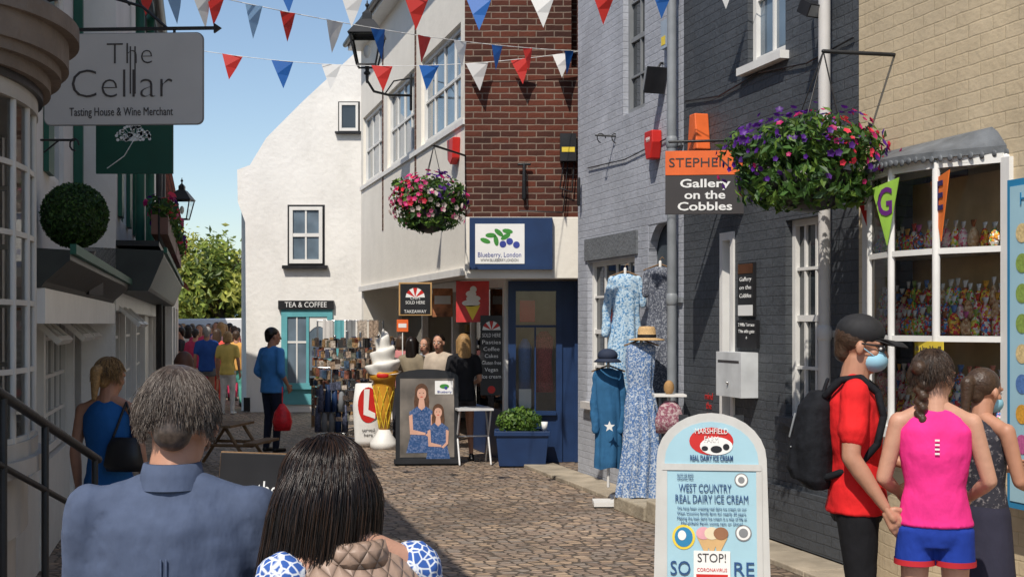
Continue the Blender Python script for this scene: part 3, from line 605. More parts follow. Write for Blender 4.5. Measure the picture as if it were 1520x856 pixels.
b=B(FLf.M,SLATE);b.mesh([(6.5,.15,ZR+.05),(11.99,.15,ZR+.05),(11.99,4,8.5),(6.5,4,8.5)],[(0,1,2,3)]);b.mesh([(12,-.2,ZR+.05),(23,-.2,ZR+.05),(23,4,8.5),(12,4,8.5)],[(0,1,2,3)]);b.obj('roof',e)
CAN=plain('canopy_dark',(.03,.035,.032),.45,.25)
b=B(FLf.M,CAN)
for (ua,ub,za,zb,d) in ((6.6,11.9,1.98,2.2,.12),(12.0,22.8,2.1,2.5,.42)):
    b.m(CAN).prism([(-d,zb-.03),(-d,zb-.08),(-d+.12,za+.03),(-d+.14,za),(0.45,za),(.45,zb)],0,ub-ua,Matrix(((0,1,0,ua),(1,0,0,0),(0,0,1,0),(0,0,0,1))))
    b.m(GREEN).box(ua,ub,-d-.03,-d,zb-.05,zb);b.m(WHITE).box(ua+.01,ub-.01,.0,.3,za-.18,za-.002)
b.obj('canopy',e)
b=B(FL1.M,WHITE);W0=.06
for x in (6.6,7.55,9.6,11.8): b.box(x-.06,x+.06,W0-.06,W0+.1,0.01,2.0)
b.box(7.6,11.75,W0-.03,W0+.1,.01,.75)
sash(b,6.68,7.47,.05,1.98,W0,3,5,WHITE,GLASS,.06,.025,False)
sash(b,7.62,9.53,.78,1.98,W0,5,4,WHITE,GLASS,.05,.03,False);sash(b,9.67,11.72,.78,1.98,W0,5,4,WHITE,GLASS,.05,.03,False)
for x in (8.2,9.9,10.8):
    L=T(x,W0-.04,1.92)@RX(-48);
    b.m(WHITE).box(0,.75,-.02,.02,-.36,-.32,L).box(0,.75,-.02,.02,-.04,0,L).box(0,.04,-.018,.018,-.32,-.04,L).box(.71,.75,-.018,.018,-.32,-.04,L).box(.36,.39,-.018,.018,-.32,-.04,L)
    b.m(CLEAR).box(.04,.71,-.004,.004,-.32,-.04,L)
b.obj('shopfront_near',e)
W0=.12
b=B(FLf.M,WHITE)
for x in (12.1,14.6,17,19.6,22.4): b.box(x-.06,x+.06,W0-.06,W0+.1,0.01,2.0)
b.box(12.2,22.4,W0-.03,W0+.1,.01,.8)
sash(b,12.2,14.5,.8,2.08,W0,5,3,WHITE,GLASS,.05,.03,False);sash(b,14.7,16.9,.8,2.08,W0,5,3,WHITE,GLASSB,.05,.03,False);sash(b,17.1,19.5,.8,2.08,W0,5,3,WHITE,GLASSB,.05,.03,False)
b.box(19.7,22.3,W0,W0+.1,.8,2.08)
for x in (12.5,13.5):
    L=T(x,W0-.04,2.02)@RX(-48);b.m(WHITE).box(0,.75,-.02,.02,-.36,-.32,L).box(0,.75,-.02,.02,-.04,0,L).box(0,.04,-.018,.018,-.32,-.04,L).box(.71,.75,-.018,.018,-.32,-.04,L);b.m(CLEAR).box(.04,.71,-.004,.004,-.32,-.04,L)
b.obj('shopfront',e)
e2=E('balcony_planter',FLf.M@Vector((15,-.3,2.6)))
b=B(FLf.M,IRON);b.box(12,20,-.38,0,2.51,2.56)
b.tube([(12,-.38,2.95),(20,-.38,2.95)],.018);x=12
while x<20.01: b.cap((x,-.38,2.56),(x,-.38,2.95),.01,.01,6,2);x+=.14
b.m(plain('planter_brown',(.16,.08,.06),.6)).box(12,15.6,-.46,-.31,2.62,2.80);b.m(plain('planter_red',(.14,.03,.03),.6)).box(15.8,19.5,-.46,-.31,2.62,2.80);b.obj('rail',e2)
def scatter(b,c,rad,n,size,mats,shell=.55,droop=0,flat=False,L=None,clump=0):
    c=Vector(c);cl=[]
    for i in range(clump):
        d=Vector((random.gauss(0,1),random.gauss(0,1),random.gauss(0,1))).normalized()*random.uniform(.35,.85);cl.append((d,random.uniform(.22,.4),random.choice(mats)))
    for i in range(n):
        if cl:
            cc,cr,cm=random.choice(cl);d=cc+Vector((random.gauss(0,1),random.gauss(0,1),random.gauss(0,1)))*cr*.5;mt=cm if random.random()<.75 else random.choice(mats)
        else:
            d=Vector((random.gauss(0,1),random.gauss(0,1),random.gauss(0,1))).normalized()*(random.uniform(shell,1)**.7);mt=random.choice(mats)
        p=c+Vector((d.x*rad[0],d.y*rad[1],d.z*rad[2]))
        if droop and d.z<0: p.z-=random.random()*droop*(1-abs(d.z))
        nrm=(d.normalized()+Vector((random.gauss(0,.6),random.gauss(0,.6),random.gauss(0,.6)))).normalized()
        x=nrm.orthogonal().normalized();x.rotate(Matrix.Rotation(random.random()*6.28,3,nrm));y=nrm.cross(x);s=size*random.uniform(.6,1.3)
        b.m(mt)
        b.mesh([p-x*s,p-y*s*.45+nrm*s*.15,p+x*s,p+y*s*.45+nrm*s*.15],[(0,1,2,3)],False,L)
def flowers(b,c,rad,n,size,mats,L=None,front=None):
    c=Vector(c)
    for i in range(n):
        d=Vector((random.gauss(0,1),random.gauss(0,1),random.gauss(0,1))).normalized()
        if d.z<-.5: d.z*=-.5
        p=c+Vector((d.x*rad[0],d.y*rad[1],d.z*rad[2]))*random.uniform(.9,1.16)
        nr=(d+Vector((random.gauss(0,.3),random.gauss(0,.3),random.gauss(0,.3)))).normalized();x=nr.orthogonal().normalized();y=nr.cross(x);s=size*random.uniform(.7,1.2)
        V=[p-nr*s*.35]
        for k in range(10):
            t=k*math.pi/5;r=s*(1 if k%2==0 else .72);V.append(p+x*math.cos(t)*r+y*math.sin(t)*r+nr*s*(.1 if k%2 else 0))
        b.m(mats(d) if callable(mats) else random.choice(mats));b.mesh(V,[(0,1+k,1+(k+1)%10) for k in range(10)],True,L)
L1=leafm('leaf_mid',(.06,.14,.025));L2=leafm('leaf_dark',(.025,.070,.015));L3=leafm('leaf_light',(.12,.21,.03))
FP=leafm('petunia_purple',(.085,.012,.22),.4);FM=leafm('petunia_magenta',(.55,.02,.16),.35);FR_=leafm('geranium_red',(.78,.04,.08),.3);FW=leafm('petunia_white',(.65,.55,.5),.2);FK=leafm('petunia_pink',(.65,.14,.28),.3)
b=B(FLf.M)
for i in range(14):
    x=12.2+i*.54;scatter(b,(x,-.40,2.87),(.3,.15,.13),130,.045,[L1,L2,L3],.2);flowers(b,(x,-.40,2.88),(.28,.16,.14),9,.042,[FM,FR_,FP,FK])
b.obj('flowers',e2)
c=P(111,320,8.9);e=E('topiary_ball',c);b=B(mat=L2);b.ell(c,.20,.20,.20);scatter(b,c,(.228,.228,.228),5600,.016,[L2,L1,L2],.88);b.obj('leaves',e)
b=B(mat=BLACK);b.lathe([(.09,0),(.12,.02),(.13,.08),(.14,.10)],(c.x,c.y,2.2),16);b.cap((c.x,c.y,2.22),(c.x,c.y,c.z),.02,.02);b.box(c.x-.15,c.x+.15,c.y-.15,c.y+.15,2.0,2.2);b.obj('pot',e)
FC=Fr((-.79,0),(-.235,.972));e=E('low_tiled_roof_shop',FC.M@Vector((26,0,0)))
b=B(FC.M,WPLAST);wall(b,23.05,29,0,2.6,[(24,25.5,.9,2.1),(26.5,28,.9,2.1)],-.25);b.box(23.05,29,-.1,4,0,2.55);b.box(23.02,23.05,-.25,4,0,3.0)
b.m(TILE).mesh([(23.0,-.5,2.5),(29,-.5,2.5),(29,1.6,3.9),(23.0,1.6,3.9)],[(0,1,2,3)]);b.m(TILE).mesh([(23.0,-.5,2.5),(23.0,1.6,3.9),(23.0,1.6,2.5)],[(0,1,2)])
b.m(GLASS).box(24,25.5,-.15,-.14,.9,2.1).box(26.5,28,-.15,-.14,.9,2.1);b.obj('building',e)
e=E('white_rendered_house',FC.M@Vector((34,0,0)));b=B(FC.M,WPLAST);b.box(29.3,46,.2,6,0,5.2);b.m(TILE).mesh([(29,-.1,5.2),(46,-.1,5.2),(46,3,7),(29,3,7)],[(0,1,2,3)]);b.m(GLASS);
for i in range(5): b.box(30+i*3,31+i*3,.17,.199,2.8,4);b.box(30+i*3,31+i*3,.17,.199,.8,2)
b.obj('building',e)
def lantern(name,c,h,armto=None):
    e=E(name,c);k=h;b=B(T(c),IRON)
    def ring(w,z): return [(w,w,z),(-w,w,z),(-w,-w,z),(w,-w,z)]
    rb,rt=.13*k,.22*k;z0,z1=-.3*k,.12*k
    for i in range(4): b.cap(ring(rb,z0)[i],ring(rt,z1)[i],.014*k,.014*k,6,2);b.cap(ring(rb,z0)[i],ring(rb,z0)[(i+1)%4],.014*k,.014*k,6,2);b.cap(ring(rt,z1)[i],ring(rt,z1)[(i+1)%4],.02*k,.02*k,6,2)
    V=ring(rt*1.12,z1)+ring(rt*.45,z1+.2*k)+ring(rt*.28,z1+.22*k)+ring(rt*.28,z1+.30*k)+ring(.01,z1+.36*k)
    b.mesh(V,[(a*4+i,a*4+(i+1)%4,(a+1)*4+(i+1)%4,(a+1)*4+i) for a in range(4) for i in range(4)])
    b.cap((0,0,z1+.3*k),(0,0,z1+.48*k),.02*k,.008*k);b.ell((0,0,z1+.42*k),.03*k,.03*k,.03*k,8,6)
    b.cap((0,0,z0),(0,0,z0-.22*k),.03*k,.02*k);b.ell((0,0,z0-.1*k),.05*k,.05*k,.03*k,10,6)
    b.m(CLEAR);V=ring(rb,z0)+ring(rt,z1);b.mesh(V,[(i,(i+1)%4,4+(i+1)%4,4+i) for i in range(4)])
    b.m(WTXT).ell((0,0,-.1*k),.05*k,.05*k,.09*k,10,8)
    if armto is not None:
        a=Vector(armto)-Vector(c);s=Vector((0,0,z0-.2*k));b.m(IRON).tube([s,s+(a-s)*.15+Vector((0,0,-.12*k)),s+(a-s)*.5+Vector((0,0,-.1*k)),a],.018*k)
        m_=s+(a-s)*.6;b.tube([s+(a-s)*.4+Vector((0,0,-.1*k)),m_+Vector((0,0,.12*k)),a+Vector((0,0,.25*k))],.01*k);b.cap(a+Vector((0,0,-.2*k)),a+Vector((0,0,.3*k)),.02*k,.02*k)
    b.obj('lantern',e)
lantern('street_lantern',P(545,66,18.6),1.05,FJ.M@Vector((FJ.u(612),-.02,FJ.z(612,142))))
lantern('street_lantern',P(270,305,21),.75,FLf.M@Vector((20.2,-.02,3.6)))
# ---- cellar sign
Yc=7.;k=Yc/F;c=P(184,118,Yc);e=E('wine_merchant_hanging_sign',c);M=T(c)@RZ(-3)
hw,hh=119*k,67*k
def rr(w,h,r,n=5):
    o=[]
    for cx,cz,a in ((w-r,h-r,0),(-w+r,h-r,90),(-w+r,-h+r,180),(w-r,-h+r,270)):
        for i in range(n+1): t=R(a+90*i/n);o.append((cx+r*math.cos(t),cz+r*math.sin(t)))
    return o
b=B(M,SIGNG);b.prism(rr(hw,hh,.035),-.012,.012);b.m(GREY).prism(rr(hw+.004,hh+.004,.037),-.009,.009)
b.m(IRON).box(-.75,.50,-.012,.012,hh+.02,hh+.035);b.prism([(.5,hh+.055),(.54,hh+.028),(.5,hh+.0)],-.012,.012)
b.tube([(-.72,0,hh+.03),(-.45,0,hh+.18),(-.2,0,hh+.24),(.1,0,hh+.15),(.24,0,hh+.03)],.008);b.tube([(.1,0,hh+.15),(.06,0,hh+.22),(.0,0,hh+.2),(.03,0,hh+.16)],.006)
for s in(-.3,.28): b.tube([(s,0,hh),(s,0,hh+.03)],.008)
b.obj('board',e)
text('The',M,10*k,-.014,36*k,.17,DTXT,e,68*k,off=-.0035);text('Cellar',M,-3*k,-.014,-9*k,.23,DTXT,e,152*k,off=-.0045);text('Tasting House & Wine Merchant',M,-3*k,-.014,-49*k,.065,DTXT,e,156*k)
b=B(M,DTXT);b.box(10*k,12*k,-.0145,-.0125,-22*k,48*k);b.box(17*k,19*k,-.0145,-.0125,-22*k,48*k);b.obj('lettering_strokes',e)
Yc=10.2;k=Yc/F;c=P(200,212,Yc);e=E('green_flower_hanging_sign',c);M=T(c);b=B(M,DGREEN);b.box(-57*k,57*k,-.012,.012,-46*k,46*k)
b.m(WTXT);b.tube([(-40*k,-.013,-38*k),(-15*k,-.013,-20*k),(0,-.013,5*k)],.004,6)
for i in range(56):
    a=R(10+i*3);r=random.uniform(9,28)*k;x,z=r*math.cos(a),2*k+r*math.sin(a)*.85;b.disc(x,z,2.4*k,2.4*k,-.016,8);
    if i%2: b.tube([(0,-.013,2*k),(x,-.013,z)],.0018,4)
b.m(IRON).tube([(-.45,0,50*k),(.35,0,50*k)],.01).tube([(-.45,0,30*k),(-.3,0,50*k)],.008);b.obj('board',e)
b=B(T(P(88,208,8.5)),IRON);b.tube([(-.12,0,0),(.1,0,0)],.008);b.tube([(.1+.03*math.cos(t*.7),0,-.03+.04*math.sin(t*.7)) for t in range(8)],.006);b.tube([(-.1,0,-.08),(.0,0,0)],.006);b.obj('wrought_iron_sign_bracket')
e=E('stair_railing',(-1.9,5,0));b=B(mat=IRON)
A=P(0,583,4.4);C=P(146,682,5.6);A=A+(A-C)*.5
def lp(a,c,t): return a+(c-a)*t
b.tube([A,C],.018);b.tube([A-Vector((0,0,.24)),C-Vector((0,0,.26))],.012)
for t in (.35,.6,.97): q=lp(A,C,t);b.cap((q.x,q.y,0),q,.014,.014)
b.obj('rails',e)
# ---------------------------------------------------------------- baskets
def basket(name,c,rx,rz,n,fm,nf,fs,hook,ls=.04):
    e=E(name,c);b=B(mat=BLACK);b.lathe([(.03,-rz*.95),(rx*.35,-rz*.85),(rx*.5,-rz*.5),(rx*.55,-rz*.2)],c,18)
    h=Vector(hook)
    for s in range(3): a=s*2.1;b.cap(Vector(c)+Vector((math.cos(a)*rx*.5,math.sin(a)*rx*.5,0)),h,.005,.005,5,2)
    b.obj('bowl_and_chains',e)
    b=B();scatter(b,c,(rx*.92,rx*.85,rz*.92),n,ls,[L1,L2,L3,L1],.25,.22)
    for i in range(11):
        a=random.random()*6.28;q=Vector(c)+Vector((math.cos(a)*rx*.88,math.sin(a)*rx*.7,random.uniform(-.5,.7)*rz));scatter(b,q,(rx*.28,rx*.28,rz*.32),70,ls*.9,[L1,L3,L2],.1)
    flowers(b,c,(rx,rx*.9,rz),nf,fs,fm);b.obj('foliage_and_flowers',e)
def fm1(d):
    r=random.random()
    if d.x>.05 and d.z>-.2 and r<.5: return FR_ if r<.3 else FM
    return FP if r<.86 else FM
def fm2(d):
    if d.x<0 and d.z>-.2: return random.choice([FM,FR_,FK,FM])
    if d.z<-.1: return random.choice([FW,FK,FW])
    return random.choice([FP,FM,FW,FP])
c=P(1200,242,8.6);basket('hanging_flower_basket',c,.54,.35,2900,fm1,340,.026,c+Vector((.1,0,.75)))
b=B(mat=IRON);h=c+Vector((.1,0,.75));b.tube([h+Vector((.9,.2,0)),h],.014);b.obj('basket_wall_bracket')
c=P(637,303,15.0);basket('hanging_flower_basket',c,.42,.36,1700,fm2,260,.036,c+Vector((.05,.1,.7)),.045)
b=B(mat=IRON);h=c+Vector((.05,.1,.7));b.tube([h+Vector((.35,.95,0)),h],.014);b.obj('basket_wall_bracket')
# ---------------------------------------------------------------- bunting
BR=leafm('bunting_red',(.70,.04,.03),.12);BB=leafm('bunting_blue',(.02,.14,.48),.12);BW=leafm('bunting_white',(.78,.78,.76),.08);BL=leafm('bunting_pale_blue',(.30,.50,.75),.1)
cm={'r':BR,'b':BB,'w':BW,'l':BL}
def bunting(a,c,sag,fl,size=.2):
    e=E('bunting_string',(a+c)/2);b=B()
    def pt(t): p=a+(c-a)*t;p.z-=sag*4*t*(1-t);return p
    b.m(WTXT)
    for i in range(30): b.cap(pt(i/30),pt((i+1)/30),.004,.004,5,1)
    for px,ch in fl:
        lo,hi=0,1
        for _ in range(25):
            t=(lo+hi)/2;p=pt(t)
            if 760+F*p.x/p.y<px: lo=t
            else: hi=t
        p=pt(t);d=(pt(min(1,t+.01))-pt(max(0,t-.01))).normalized();s=size*random.uniform(.92,1.1)*.5
        sw=Vector((random.uniform(-.04,.04),random.uniform(-.10,.10),-s*2.5));yw=Vector((0,random.uniform(-.3,.3)*s,0))
        V=[p-d*s-yw,p+d*s+yw,p+d*s*.5+yw*.5+sw*.5+Vector((0,.02,0)),p+sw,p-d*s*.5-yw*.5+sw*.5-Vector((0,.015,0))]
        b.m(cm[ch]).mesh(V,[(0,4,3,2,1)],False)
    b.obj('flags',e)
bunting(P(150,-45,9.5),P(862,76,15.8),.12,[(217,'r'),(256,'l'),(298,'w'),(320,'r'),(377,'l'),(427,'r'),(497,'w'),(561,'b'),(630,'r'),(683,'w'),(738,'b'),(783,'r'),(845,'b')],.22)
bunting(P(225,62,16),P(862,76,15.8),.24,[(345,'r'),(419,'b'),(492,'w'),(567,'r'),(637,'b'),(708,'w'),(773,'r'),(835,'w')],.26)
bunting(P(280,-50,12),P(1190,-60,10.5),.32,[(330,'r'),(425,'b'),(523,'w'),(618,'r'),(711,'b'),(805,'w'),(897,'r'),(985,'b'),(1078,'w')],.22)
# ---------------------------------------------------------------- trees
def tree(c,h,r,n,name='tree'):
    e=E(name,c);b=B(mat=plain('bark',(.08,.06,.045),.9,.3));c=Vector(c);b.loft([(c,.3,.3),(c+Vector((0,0,h*.25)),.2,.2),(c+Vector((.1,0,h*.7)),.08,.08)],10)
    for i in range(9):
        a=random.random()*6.28;z=h*random.uniform(.25,.6);b.cap(c+Vector((0,0,z)),c+Vector((math.cos(a)*r*.7,math.sin(a)*r*.7,z+h*.25)),.07,.02,6,1)
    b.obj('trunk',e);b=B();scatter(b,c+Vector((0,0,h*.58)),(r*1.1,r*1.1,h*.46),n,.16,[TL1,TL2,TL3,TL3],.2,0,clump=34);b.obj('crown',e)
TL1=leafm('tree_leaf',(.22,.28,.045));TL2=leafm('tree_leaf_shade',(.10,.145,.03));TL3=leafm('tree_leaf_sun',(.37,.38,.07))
tree((-14.2,55,0),5.6,2.3,6500);tree((-11.9,52,0),5.3,2.1,6500);tree((-17,60,0),5.3,2.4,4000);tree((-9.5,58,0),4.4,2.2,2500)
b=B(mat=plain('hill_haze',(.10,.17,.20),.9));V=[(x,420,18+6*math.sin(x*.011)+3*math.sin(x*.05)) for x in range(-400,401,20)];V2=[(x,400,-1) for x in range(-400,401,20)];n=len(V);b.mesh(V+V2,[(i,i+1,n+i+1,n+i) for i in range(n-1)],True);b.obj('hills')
def car(c,col,van=False,yaw=8):
    e=E('white_van' if van else 'parked_car',c);M=T(c)@RZ(yaw);b=B(M,plain('car_paint',col,.25,.03))
    pr=[(-2.1,.35),(-2.15,.8),(-1.4,.95),(-.8,1.42),(.9,1.45),(1.6,1.0),(2.1,.85),(2.15,.35)] if not van else [(-2.4,.4),(-2.4,1.0),(-1.8,1.2),(-1.2,1.95),(2.4,2.0),(2.4,.4)]
    b.prism(pr,-.85,.85)
    b.m(GLASS).prism([(-1.2,1.0),(-.75,1.36),(.8,1.38),(1.4,1.02)] if not van else [(-1.6,1.25),(-1.1,1.8),(-.2,1.8),(-.2,1.25)],-.86,.86)
    for x in (-1.3,1.35):
        for y in(-.8,.8): b.m(BLACK).loft([((x,y-.1,.33),.33,.33,Vector((1,0,0)),Vector((0,0,1))),((x,y+.1,.33),.33,.33,Vector((1,0,0)),Vector((0,0,1)))],16);b.m(CHROME).loft([((x,y-.11,.33),.18,.18,Vector((1,0,0)),Vector((0,0,1))),((x,y+.11,.33),.18,.18,Vector((1,0,0)),Vector((0,0,1)))],12)
    b.obj('body',e,.05)
car(Vector((P(285,0,46).x,46,0)),(.75,.75,.75),True);car(Vector((P(335,0,48).x,48,0)),(.05,.1,.25))
# ---------------------------------------------------------------- people
def hand(b,w,d,nrm,side,curl=.5,s=1.,L=None):
    w=Vector(w);d=Vector(d).normalized();n=Vector(nrm);n=(n-d*n.dot(d)).normalized();x=d.cross(n)*side
    b.cap(w,w+d*.028*s,.0135*s,.017*s,10,3,.7)
    for o in (-.016,-.006,.004,.014): b.cap(w+d*.012*s+x*o*.6*s,w+d*.048*s+x*o*s,.009*s,.0085*s,8,2)
    for i,(o,l) in enumerate(((-.0185,.030),(-.0065,.037),(.0055,.040),(.0175,.036))):
        p=w+d*(.05)*s+x*o*s;q=p+(d*math.cos(curl*.7)-n*math.sin(curl*.7))*l*.5*s;t=q+(d*math.cos(curl*1.7)-n*math.sin(curl*1.7))*l*.5*s
        b.cap(p,q,.0062*s,.0056*s,7,2);b.cap(q,t,.0056*s,.0045*s,7,2)
    p=w+d*.014*s+x*.016*s;q=p+(d*.7+x*.75-n*.3).normalized()*.026*s;t=q+(d*.95+x*.25-n*.3).normalized()*.02*s
    b.cap(p,q,.0085*s,.007*s,7,2);b.cap(q,t,.007*s,.0055*s,7,2)
DJ=dict(pelvis=(0,0,.53),neck=(0,-.008,.83),head=(0,.012,.918),hipL=(-.05,0,.51),hipR=(.05,0,.51),kneeL=(-.055,.012,.285),kneeR=(.055,.012,.285),ankL=(-.06,-.012,.045),ankR=(.06,-.012,.045),
 shL=(-.103,-.005,.797),shR=(.103,-.005,.797),elL=(-.132,-.012,.635),elR=(.132,-.012,.635),wrL=(-.138,.03,.495),wrR=(.138,.03,.495))
LIPS=plain('lips',(.40,.12,.10),.5)
def human(name,x,y,H,yaw,top,bot,skin=SKIN,hair=HBR,style='short',sleeve='short',bottom='pants',shoe=None,pose=None,lean=0,hp=0,hy=0,hr=0,w=1.,vox=.022,z0=0.,girth=1.,near=False,disp=0,face=True,hem=.47,hs=1.06,short=.42,neckr=.035):
    e=E(name,(x,y,z0));J={k:Vector(v) for k,v in DJ.items()}
    for k,v in (pose or {}).items(): J[k]=Vector(v)
    pv=J['pelvis'].copy()
    rot=Matrix.Rotation(-R(lean),3,'X')
    for k_ in ('neck','head','shL','shR','elL','elR','wrL','wrR'): J[k_]=pv+rot@(J[k_]-pv)
    M=T(x,y,z0)@RZ(yaw)@Matrix.Scale(H,4)
    sh=w
    b=B(M,skin);nk=J['neck'];hd=J['head']
    HM=T(hd)@RZ(hy)@RY(hr)@RX(-hp)@Matrix.Scale(hs,4)
    b.cap(nk-Vector((0,0,.01)),hd+Vector((0,-.010,-.03)),neckr+.002,neckr-.002,12)
    b.ell((0,-.006,.018),.044,.055,.050,18,12,HM);b.ell((0,.014,-.022),.034,.036,.042,16,10,HM);b.ell((0,.028,-.050),.018,.016,.014,12,8,HM)
    for s in(-1,1): b.ell((s*.022,.030,-.012),.015,.014,.014,10,6,HM)
    b.cap((0,.046,.008),(0,.060,-.016),.005,.0085,8,3,1,HM);b.ell((0,.042,-.036),.014,.010,.007,10,6,HM)
    for s in(-1,1): b.ell((s*.0465,-.004,-.004),.007,.011,.017,8,6,HM)
    for s in(-1,1): b.cap((s*.012,.046,.012),(s*.030,.038,.014),.006,.006,6,2,1,HM)
    rmo('head',b,e,.007 if near else .012,1)
    if face:
        b=B(M)
        for s in(-1,1):
            b.m(WTXT).ell((s*.018,.0455,.002),.0085,.006,.005,10,6,HM);b.m(HDK).ell((s*.018,.0505,.002),.0035,.003,.0038,8,6,HM)
            b.m(hair).cap((s*.010,.0515,.017),(s*.028,.043,.018),.0022,.0018,6,2,1,HM)
        b.m(LIPS).ell((0,.0505,-.035),.013,.005,.004,10,6,HM);b.obj('face',e)
    b=B(M,skin)
    for s in 'LR':
        b.cap(J['sh'+s],J['el'+s],.027*girth,.0215*girth,12);b.cap(J['el'+s],J['el'+s]+(J['wr'+s]-J['el'+s])*.3,.0215*girth,.0215*girth,12);b.cap(J['el'+s]+(J['wr'+s]-J['el'+s])*.3,J['wr'+s],.0215*girth,.0135,12)
        if bottom in('shorts','skirt'): b.cap(J['hip'+s],J['knee'+s],.045,.031,12);b.cap(J['knee'+s],J['ank'+s]+Vector((0,0,.01)),.031,.017,12);b.cap(J['knee'+s]+Vector((0,-.012,-.05)),J['knee'+s]+Vector((0,-.012,-.09)),.026,.022,10)
    if sleeve=='none':
        b.cap(J['shL']*.9+nk*.1,J['shR']*.9+nk*.1,.024,.024)
        for s in 'LR': b.cap(nk+Vector((0,-.004,.012)),J['sh'+s]+Vector((0,0,-.004)),.026,.025)
    rmo('arms_and_legs' if bottom!='pants' else 'arms',b,e,.010 if near else vox*.8,2)
    b=B(M,skin)
    for s in 'LR':
        d=(J['wr'+s]-J['el'+s]);sg=1 if s=='R' else -1;hn=Vector((sg,0,0)) if abs(d.normalized().x)<.8 else Vector((0,0,1))
        hand(b,J['wr'+s],d,hn,1 if s=='L' else -1)
    if near: rmo('hands',b,e,.005,1)
    else: b.obj('hands',e)
    b=B(M,top);sp=nk-pv
    def at_(t): return pv+sp*t
    rx=rot@Vector((1,0,0));ry=rot@Vector((0,1,0));dn=-(rot@Vector((0,0,1)))
    g=girth
    if bottom=='pants' or bottom=='shorts': low=[(pv+dn*(.53-hem),.103*g,.074*g,rx,ry),(pv,.099*g,.070*g,rx,ry)]
    else: low=[(pv+dn*.02,.098*g,.070*g,rx,ry)]
    ws=.080 if w<1 else .09
    b.loft(low+[(at_(.3),ws*g,.060*g,rx,ry),(at_(.62),.100*sh*g,.066*g,rx,ry),(at_(.82),.102*sh,.060*g,rx,ry),(at_(.93),.078*sh,.045,rx,ry),(at_(1.0),.042,.038,rx,ry)],20)
    for s in 'LR':
        k_=(J['sh'+s]-J['neck']);m0=J['neck']+k_*.2+Vector((0,0,-.004));b.cap(m0,J['neck']+k_*(.62 if sleeve=='none' else 1)+Vector((0,0,-.002)),.032,.026 if sleeve=='none' else .034,12)
        if sleeve!='none':
            el=J['el'+s];
            if sleeve=='short': b.cap(J['sh'+s],J['sh'+s]+(el-J['sh'+s])*.62,.034*g,.035*g,12,2)
            else: b.cap(J['sh'+s],el,.035*g,.030*g,12);b.cap(el,el+(J['wr'+s]-el)*(.93 if sleeve=='long' else .25),.030*g,.021 if sleeve=='long' else .029,12,2)
    rmo('top',b,e,vox,2,disp)
    b=B(M,bot)
    if bottom in('pants','shorts'):
        b.loft([(pv+Vector((0,0,-.07)),.07,.06),(pv+Vector((0,0,-.035)),.097*g,.068*g),(pv+Vector((0,0,.04)),.090*g,.062*g)],18)
        for s in 'LR':
            hp_,kn,an=J['hip'+s],J['knee'+s],J['ank'+s]
            if bottom=='pants': b.cap(hp_,kn,.053*g,.037,14);b.cap(kn,an+Vector((0,0,-.005)),.037,.028,14)
            else: b.loft([(hp_,.052*g,.056*g),(hp_+(kn-hp_)*short*.5,.053*g,.055*g),(hp_+(kn-hp_)*short,.054,.056)],18)
    else:
        b.loft([(pv+Vector((0,0,.06)),.08,.06),(pv+Vector((0,0,0)),.098,.072),(pv+Vector((0,0,-.12)),.105,.085),(pv+Vector((0,0,-.26)),.115,.098)],20)
    rmo('bottoms',b,e,vox,2,disp*.6)
    b=B(M,shoe or BLACK)
    for s in 'LR':
        a=J['ank'+s];fw=Vector((0.012*(1 if s=='R' else -1),.075,-a.z+.016));b.cap(a+Vector((0,-.012,-a.z+.020)),a+fw,.021,.018,12,3,.9);b.cap(a+Vector((0,-.005,-.015)),a+Vector((0,-.002,0)),.023,.020,10,2)
    b.obj('shoes',e)
    b=B(M,hair)
    b.ell((0,-.014,.024),.048,.056,.050,18,12,HM)
    if style=='short': b.cap((0,-.036,.01),(0,-.040,-.020),.034,.026,12,3,1,HM)
    if style in('long','bob'):
        ln=-.13 if style=='long' else -.06
        b.loft([((0,-.022,.03),.049,.048),((0,-.030,-.02),.052,.040),((0,-.036,ln*.7),.052,.030),((0,-.038,ln),.042,.02)],16,True,True,HM)
        for s in(-1,1): b.cap((s*.042,.004,.02),(s*.044,-.005,ln*.8),.014,.012,8,3,1,HM)
    if style in('pony','bun','braid'): b.cap((0,-.036,.01),(0,-.036,-.015),.034,.026,12,3,1,HM);b.ell((0,-.07,.02),.02,.02,.02,10,8,HM)
    if style=='pony': b.cap((0,-.078,.015),(0,-.075,-.08),.022,.010,10,3,1,HM)
    if style=='braid':
        for i in range(11): b.ell((.007*(1 if i%2 else -1),-.060+.001*i,-.005-.015*i),.0165-.0007*i,.014,.013,8,6,HM)
    rmo('hair',b,e,.007 if near else .014,1)
    return e,J,M,HM,b
